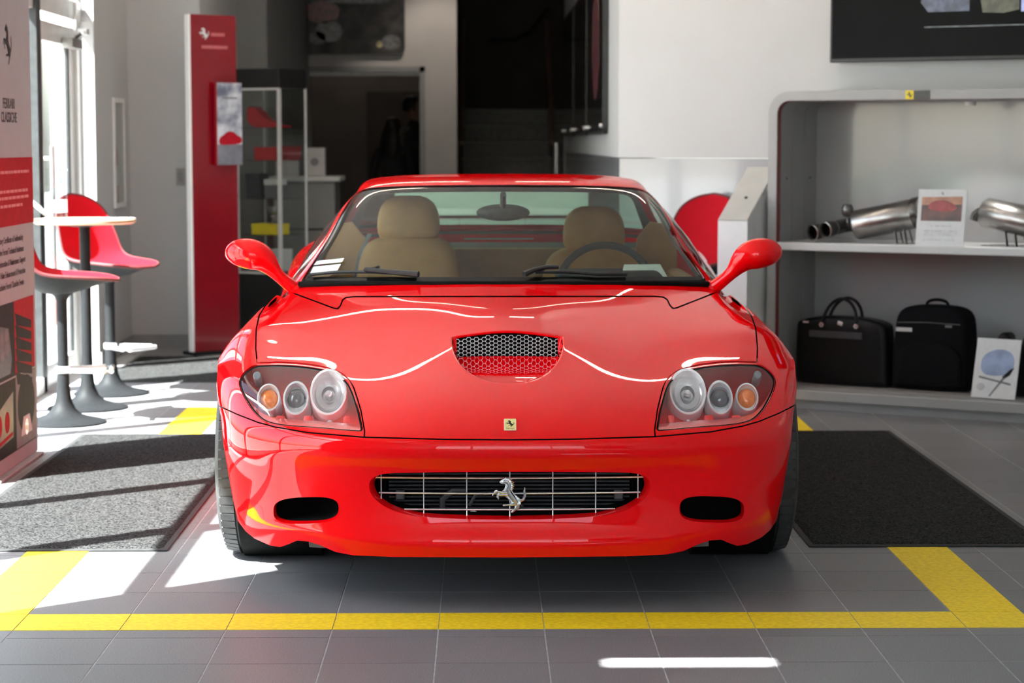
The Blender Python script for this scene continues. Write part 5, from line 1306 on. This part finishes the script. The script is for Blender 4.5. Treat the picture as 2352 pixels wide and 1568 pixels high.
def dloc(x, y, z): p = DO + EXD * x + EYD * y; return Vector((p.x, p.y, z))
M_SS = pm('brushed_steel', (.36, .345, .33), .30, .95, noise=(12, .12), bump=(90, .1, .0005)); M_SSD = pm('dark_steel', (.13, .125, .12), .35, .9, noise=(20, .2))
def exhaust(label, loc, rz, kind):
    t = thing('exhaust_silencer', label, 'exhaust', loc, rz, 'silencers on the upper shelf')
    L = .40 if kind == 0 else .44; r = .078
    ty = -12 if kind == 0 else 10
    M4 = T(0, 0, .128) @ R('Y', 90 + ty)
    S = Matrix.Diagonal((1, 1.25, 1, 1))
    MB().lathe([(.0, -L / 2), (.045, -L / 2), (r - .006, -L / 2 + .012), (r, -L / 2 + .02), (r, L / 2 - .02), (r - .006, L / 2 - .012), (.045, L / 2), (0, L / 2)], 40, M4 @ S).build('can', M_SS, t, True, 50)
    MB().lathe([(r + .001, L / 2 - .075), (r + .0035, L / 2 - .07), (r + .0035, L / 2 - .035), (r + .001, L / 2 - .03)], 40, M4 @ S, False).build('end_band', M_SSD, t, True)
    for sx in ((.05, .10) if kind == 0 else (-.06, -.01)):
        MB().tube([(sx - .02, -.04, .085), (sx, -.055, .0)], .008, 8, flat=.5).build('stand_leg', M_SSD, t, True); MB().tube([(sx - .02, .05, .085), (sx, .06, .0)], .008, 8, flat=.5).build('stand_leg', M_SSD, t, True)
    if kind == 0:
        MB().tube([(-.15, -.01, .10), (-.22, .02, .09), (-.28, .05, .080), (-.30, .03, .072)], .036, 14).build('outlet_pipe', M_SSD, t, True)
        for dx, dy, dz in ((-.390, -.09, .050), (-.312, -.115, .066)):
            p1 = Vector((dx, dy, dz)); p0_ = p1 + Vector((.075, .15, .022))
            o = MB().tube([p0_, (p0_ + p1) / 2 + Vector((0, 0, .002)), p1 + (p0_ - p1) * .3, p1], [.026, .030, .038, .042], 24, False, 1, False).build('tail_pipe', M_SSD, t, True)
            d = (p1 - p0_).normalized(); q = d.to_track_quat('Z', 'Y').to_matrix().to_4x4()
            MB().lathe([(.042, -.004), (.043, .002), (.039, .003), (.037, -.004), (.036, -.07), (0, -.07)], 24, T(*p1) @ q, False).build('tip_rim', M_SS, o, True)
            MB().lathe([(.0365, -.015), (.036, -.05), (0, -.05)], 24, T(*p1) @ q, False).build('tip_bore', M_GAP, o, True)
        MB().lathe([(0, -.03), (.022, -.03), (.03, -.012), (.03, .012), (.022, .03), (.006, .034), (.005, .05), (0, .05)], 24, T(-.225, -.02, .165)).build('valve_actuator', M_SSD, t, True)
        MB().tube([(-.225, -.02, .14), (-.22, -.03, .10)], .008, 8).build('actuator_rod', M_SSD, t, True); MB().box((-.18, -.03, .085), (.03, .05, .06), None, .008).build('clamp', M_SSD, t)
    else:
        MB().tube([(-.20, 0, .165), (-.24, 0, .168), (-.262, 0, .150), (-.27, 0, .125)], .022, 14).build('inlet_pipe', M_SSD, t, True)
        MB().tube([(.20, 0, .09), (.30, -.02, .085)], .03, 14).build('outlet_pipe', M_SSD, t, True)
exhaust('steel silencer with twin tailpipes at the rounded end of the upper shelf', dloc(.60, .20, .852), RZD + math.radians(4), 0)
exhaust('steel silencer without tips, right of the upright card on the upper shelf', dloc(1.29, .21, .852), RZD - math.radians(8), 1)
cd = thing('info_card', 'white upright card with a red car photo on the upper shelf', 'card', dloc(.79, .035, .852), RZD, 'information cards')
def lean(d): return R('X', d)
CMX = R('X', -9)
MB().lo_hi((0, 0, 0), (.25, .006, .285)).build('board', M_PRINTW, cd).matrix_basis = CMX
def cflat(n, poly, mat, d=.0008): 
    o = flat(n, poly, mat, cd, d, Matrix(((1, 0, 0, 0), (0, 0, -1, 0), (0, 1, 0, 0), (0, 0, 0, 1)))); o.matrix_basis = CMX
cflat('photo', rect(.02, .23, .125, .245), pm('card_photo', (.06, .045, .05), .4, noise=(16, .3), col2=(.16, .07, .06))); cflat('photo_sky', [(.02, .205), (.23, .21), (.23, .25), (.02, .245)], pm('card_sky', (.42, .20, .13), .4, noise=(14, .2)), .0012)
cflat('photo_car', smooth_poly([(.05, .185), (.06, .215), (.10, .23), (.15, .23), (.20, .205), (.205, .18), (.12, .17)], 2), pm('card_car', (.32, .05, .05), .4, noise=(20, .3)), .0016)
cflat('horse_emblem', [(x + .125, z + .264) for x, z in horse_poly(.018)], M_PRINTG)
for z in (.10, .075, .065, .055, .03): cflat('small_print', rect(.04 if z < .09 else .07, .21 if z < .09 else .18, z - .0025, z + .0025), pm('print_lightgrey', (.50, .50, .51), .5, noise=(60, .2)))

# bags on the platform
M_LEA = pm('bag_black_leather', (.006, .006, .007), .45, noise=(60, .2), bump=(200, .2, .0006), spec=.2); M_FAB = pm('bag_black_fabric', (.005, .005, .006), .85, noise=(120, .2), bump=(300, .3, .0008), spec=.1)
def puff(name, prof, depth, mat, parent, n=14, e=2.6):
    """soft box: outline prof (x, z) swelling in depth"""
    P = smooth_poly(prof, 2); c = np.mean(P, 0); v, f = [], []; m = len(P)
    lv = np.linspace(-1, 1, n)
    for l in lv:
        k = (1 - abs(l) ** (e * 2.2)) ** (1 / (e * 2.2)) if abs(l) < 1 else 0
        k = .86 + .14 * k
        for p in P: v.append((c[0] + (p[0] - c[0]) * k, l * depth / 2, c[1] + (p[1] - c[1]) * k))
    for i in range(n - 1):
        for j in range(m): f.append((i * m + j, i * m + (j + 1) % m, (i + 1) * m + (j + 1) % m, (i + 1) * m + j))
    f.append(tuple(range(m))[::-1]); f.append(tuple((n - 1) * m + j for j in range(m)))
    return raw(name, v, f, mat, parent, True)
bc = thing('briefcase', 'black leather briefcase with two looped handles on the lower platform', 'briefcase', dloc(.365, .20, .106), RZD - .06)
def rest0(o):   # sink a soft body so that it stands on its base
    zmin = min(v.co.z for v in o.data.vertices)
    for v in o.data.vertices: v.co.z -= zmin
    return o
rest0(puff('body', [(-.255, .0), (-.26, .02), (-.258, .30), (-.245, .335), (-.12, .36), (.12, .36), (.23, .335), (.25, .30), (.255, .02), (.25, .0)], .13, M_LEA, bc))
for dy in (-.045, .03):
    MB().tube(smp([(-.105, dy - .03, .31), (-.10, dy - .015, .36), (-.08, dy, .41), (-.04, dy, .445), (.0, dy, .455), (.04, dy, .44), (.07, dy, .40), (.085, dy - .015, .355), (.09, dy - .03, .31)]), .0085, 8).build('handle', M_LEA, bc, True)
    for sx in (-.105, .09): MB().lathe([(.012, 0), (.012, .006), (0, .008)], 14, T(sx, dy - .028 if dy < 0 else dy + .0, .315) @ R('X', 90)).build('handle_ring', M_CHROME, bc, True)
MB().box((-.03, -.066, .265), (.30, .006, .035), None, .002).build('strap', pm('strap_grey', (.045, .045, .052), .4, noise=(30, .1)), bc); MB().box((-.005, -.064, .325), (.03, .008, .022), (0, .3, 0), .004).build('buckle', M_CHROME, bc); MB().box((-.20, -.064, .325), (.03, .004, .008)).build('name_plate', M_CHROME, bc)
bk = thing('backpack', 'black square-shouldered backpack with pale logo tab on the lower platform', 'backpack', dloc(.84, .22, .106), RZD)
rest0(puff('body', [(-.20, .0), (-.205, .03), (-.19, .34), (-.165, .41), (-.10, .435), (.10, .435), (.175, .41), (.20, .34), (.205, .03), (.20, .0)], .17, M_FAB, bk))
puff('front_pocket', [(-.17, .02), (-.175, .05), (-.165, .25), (.165, .25), (.175, .05), (.17, .02)], .05, M_FAB, bk).location = (0, -.075, .0)
MB().tube(smp([(-.06, .03, .425), (-.05, .03, .452), (.0, .03, .462), (.05, .03, .452), (.06, .03, .425)]), .008, 8).build('grab_loop', M_FAB, bk, True); MB().box((-.135, -.089, .31), (.085, .004, .020)).build('logo_tab', M_CASEF, bk); MB().box((.10, -.089, .335), (.035, .004, .012)).build('zip_pull', M_PRINTG, bk)
MB().tube([(-.17, -.086, .345), (.0, -.09, .35), (.16, -.086, .345)], .003, 6).build('zip_line', pm('zip_grey', (.06, .06, .065), .4, noise=(60, .2)), bk, True)
c2 = thing('product_card', 'white leaning card with blue cap picture on the lower platform', 'card', dloc(1.105, .0, .106), RZD - .10, 'information cards')
K2 = R('X', -14); MB().lo_hi((0, 0, 0), (.23, .006, .30)).build('board', M_PRINTW, c2).matrix_basis = K2
def kflat(n, poly, mat, d=.0008): flat(n, poly, mat, c2, d, Matrix(((1, 0, 0, 0), (0, 0, -1, 0), (0, 1, 0, 0), (0, 0, 0, 1)))).matrix_basis = K2
M_BLUE = pm('card_blue', (.26, .33, .50), .5, noise=(14, .15)); kflat('cap_picture', smooth_poly([(.04, .12), (.03, .19), (.06, .23), (.12, .25), (.18, .24), (.21, .20), (.20, .13), (.12, .11)], 2), M_BLUE)
kflat('cap_brim', [(.15, .11), (.19, .15), (.21, .16), (.19, .12), (.16, .10)], M_PRINTK, .0012); kflat('cord_picture', [(.09, .01), (.10, .01), (.17, .11), (.16, .115)], M_PRINTG, .0012); kflat('cord_picture', [(.03, .10), (.20, .07), (.20, .08), (.03, .11)], M_PRINTG, .0012); kflat('knot_picture', ellipse(.022, .018, 16, .045, .055), pm('card_grey', (.45, .45, .48), .5, noise=(20, .1)), .0012)
for k in range(2):
    so_ = thing('black_shoe', ('black shoe standing upright behind the blue card, left of the pair', 'black shoe standing upright behind the blue card, right of the pair')[k], 'shoe', dloc(1.17 + k * .13, .16, .106), RZD - .15, 'shoes behind the card')
    rest0(puff('upper', [(-.04, 0), (-.045, .04), (-.035, .15), (-.04, .27), (-.02, .325), (.02, .33), (.045, .28), (.04, .15), (.045, .04), (.04, 0)], .08, M_LEA, so_, 10)).rotation_euler = (0, .22, 0)
    MB().tube([(-.02, -.036, .12), (.0, -.037, .24), (.055, -.036, .30), (.085, -.036, .28)], .0022, 6).build('gold_piping', pm('gold', (.5, .36, .14), .3, .9, noise=(30, .1)), so_, True)

# ------------------------------------------------------------------ lectern
lc = thing('lectern', 'white lectern with sloping grey top beside the display shelves', 'lectern', dloc(-.19, -.20, 0), RZD)
side = [(0, 0), (.40, 0), (.40, 1.235), (.375, 1.235), (.0, .965)]
MB().prism(side, .165, Matrix(((0, 0, 1, 0), (1, 0, 0, 0), (0, 1, 0, 0), (0, 0, 0, 1)))).build('body', pm('lectern_white', (.72, .73, .75), .35, noise=(5, .02)), lc)
an = math.atan2(.27, .375); MB().box((.0825, .186, 1.103), (.163, .46, .006), (an, 0, 0), .001, 1).build('sloping_top', pm('lectern_top', (.44, .43, .41), .4, noise=(6, .04)), lc)
MB().lathe([(.009, 0), (.009, .003), (0, .003)], 14, T(.09, .15, 1.082) @ R('X', math.degrees(an))).build('badge_dot', M_CASE, lc, True)

# ------------------------------------------------------------------ two people in the dark room
M_CLOTH = pm('dark_clothing', (.020, .020, .024), .85, noise=(30, .2)); M_SKIN = pm('skin', (.30, .17, .115), .55, noise=(20, .06)); M_HAIR = pm('dark_hair', (.010, .008, .007), .55, noise=(60, .3))
def person(label, loc, rz, h, long_hair):
    t = thing('person', label, 'person', loc, rz)
    k = h / 1.75
    J = {'pelvis': (0, 0, .93), 'waist': (0, 0, 1.06), 'chest': (0, -.01, 1.26), 'shoulder': (0, 0, 1.40), 'neck': (0, 0, 1.48), 'headb': (0, -.01, 1.55),
         'hl': (-.09, 0, .90), 'kl': (-.10, -.02, .49), 'al': (-.10, .02, .09), 'tl': (-.11, -.13, .035), 'hr': (.09, 0, .90), 'kr': (.10, -.02, .49), 'ar': (.10, .02, .09), 'tr': (.11, -.13, .035),
         'sl': (-.18, 0, 1.40), 'el': (-.24, .02, 1.12), 'wl': (-.20, -.12, .92), 'sr': (.18, 0, 1.40), 'er': (.24, .02, 1.12), 'wr': (.18, -.16, 1.02)}
    Rr = {'pelvis': .145, 'waist': .125, 'chest': .145, 'shoulder': .10, 'neck': .055, 'headb': .055, 'hl': .09, 'kl': .06, 'al': .042, 'tl': .035, 'hr': .09, 'kr': .06, 'ar': .042, 'tr': .035, 'sl': .062, 'el': .045, 'wl': .032, 'sr': .062, 'er': .045, 'wr': .032}
    E = [('pelvis', 'waist'), ('waist', 'chest'), ('chest', 'shoulder'), ('shoulder', 'neck'), ('neck', 'headb'), ('pelvis', 'hl'), ('hl', 'kl'), ('kl', 'al'), ('al', 'tl'), ('pelvis', 'hr'), ('hr', 'kr'), ('kr', 'ar'), ('ar', 'tr'), ('shoulder', 'sl'), ('sl', 'el'), ('el', 'wl'), ('shoulder', 'sr'), ('sr', 'er'), ('er', 'wr')]
    nm = list(J); me = bpy.data.meshes.new('body'); me.from_pydata([tuple(c * k for c in J[n]) for n in nm], [(nm.index(a), nm.index(b)) for a, b in E], [])
    o = link('body', me, M_CLOTH, t); sm = o.modifiers.new('skin', 'SKIN'); sv = me.skin_vertices[0].data
    for i, n in enumerate(nm): r = Rr[n] * k; sv[i].radius = (r, r * (.75 if n in ('pelvis', 'waist', 'chest', 'shoulder') else 1)); sv[i].use_root = (n == 'pelvis')
    o.modifiers.new('sub', 'SUBSURF').levels = 2; o.modifiers['sub'].render_levels = 2
    hd = MB(); hd.lathe([(0, -.115), (.035, -.11), (.055, -.075), (.066, -.02), (.074, .03), (.068, .08), (.045, .108), (0, .118)], 24, T(0, -.015 * k, 1.635 * k) @ Matrix.Diagonal((k, 1.18 * k, k, 1)))
    ho_ = hd.build('head', M_SKIN, t, True)
    MB().lathe([(0, -.012), (.012, -.01), (.009, .012), (.004, .03)], 10, T(0, -.098 * k, 1.628 * k)).build('nose', M_SKIN, ho_, True)
    for s in (-1, 1):
        MB().lathe([(0, -.02), (.012, -.012), (.013, .012), (0, .022)], 10, T(s * .074 * k, 0, 1.63 * k)).build('ear', M_SKIN, ho_, True); MB().lathe([(0, -.006), (.009, 0), (0, .006)], 10, T(s * .028 * k, -.088 * k, 1.645 * k)).build('eye', M_PRINTW, ho_, True)
        w = Vector(J['wl' if s < 0 else 'wr']) * k; hnd = MB(); hnd.tube([w, w + Vector((0, -.04, -.05))], [.026, .036], 8, flat=.5)
        for f_ in range(4): hnd.tube([w + Vector(((f_ - 1.5) * .017, -.04, -.05)), w + Vector(((f_ - 1.5) * .018, -.065, -.085 - .006 * (f_ in (1, 2)))), w + Vector(((f_ - 1.5) * .018, -.06, -.115 - .008 * (f_ in (1, 2))))], [.009, .0085, .006], 6)
        hnd.tube([w + Vector((-s * .03, -.03, -.03)), w + Vector((-s * .045, -.06, -.06))], [.009, .007], 6); hnd.build('hand', M_SKIN, t, True)
    MB().box((0, -.098 * k, 1.585 * k), (.045, .012, .010), None, .004).build('mouth', pm('lips', (.25, .09, .08), .5, noise=(20, .05)), ho_, True)
    hr = MB(); hr.lathe([(.078, -.02), (.084, .03), (.079, .085), (.05, .122), (0, .132)], 24, T(0, .012 * k, 1.64 * k) @ Matrix.Diagonal((k, 1.15 * k, k, 1)), False)
    if long_hair: hr.tube([(0, .05 * k, 1.68 * k), (0, .085 * k, 1.58 * k), (0, .095 * k, 1.45 * k), (0, .09 * k, 1.33 * k)], [.075, .095, .11, .06], 14, flat=.5)
    hr.build('hair', M_HAIR, t, True)
    return t
person('person in dark clothes with long dark hair, seen in the dark doorway', (-.905, 21.6, 0), math.radians(160), 1.60, True)
person('taller person in dark clothes at the edge of the dark doorway', (-.72, 22.0, 0), math.radians(82), 1.82, False)

# added low desk, brightens what shows through the car windows
dk = thing('backdrop_desk', 'added pale low desk brightening the view through the rear window of the car', 'desk', (.10, 12.6, 0))
M_DESK = pm('desk_white', (.66, .68, .66), .4, noise=(5, .03))
for k, (a, b) in enumerate(((-.62, -.24), (-.235, .14), (.145, .52))): MB().lo_hi((a, -.25, .06), (b, -.225, .93), .003, 1).build('front_panel', M_DESK, dk)
MB().lo_hi((-.62, -.225, 0), (.52, .25, .93)).build('carcass', pm('desk_grey', (.30, .31, .30), .5, noise=(5, .05)), dk); MB().lo_hi((-.65, -.29, .95), (.55, .27, .985), .004, 1).build('worktop', M_WHITE, dk); MB().lo_hi((-.60, -.22, .93), (.50, .24, .95)).build('shadow_gap', M_GAP, dk)
MB().lo_hi((-.62, .0, .985), (.52, .03, 1.10), .003, 1).build('screen_panel', M_DESK, dk)
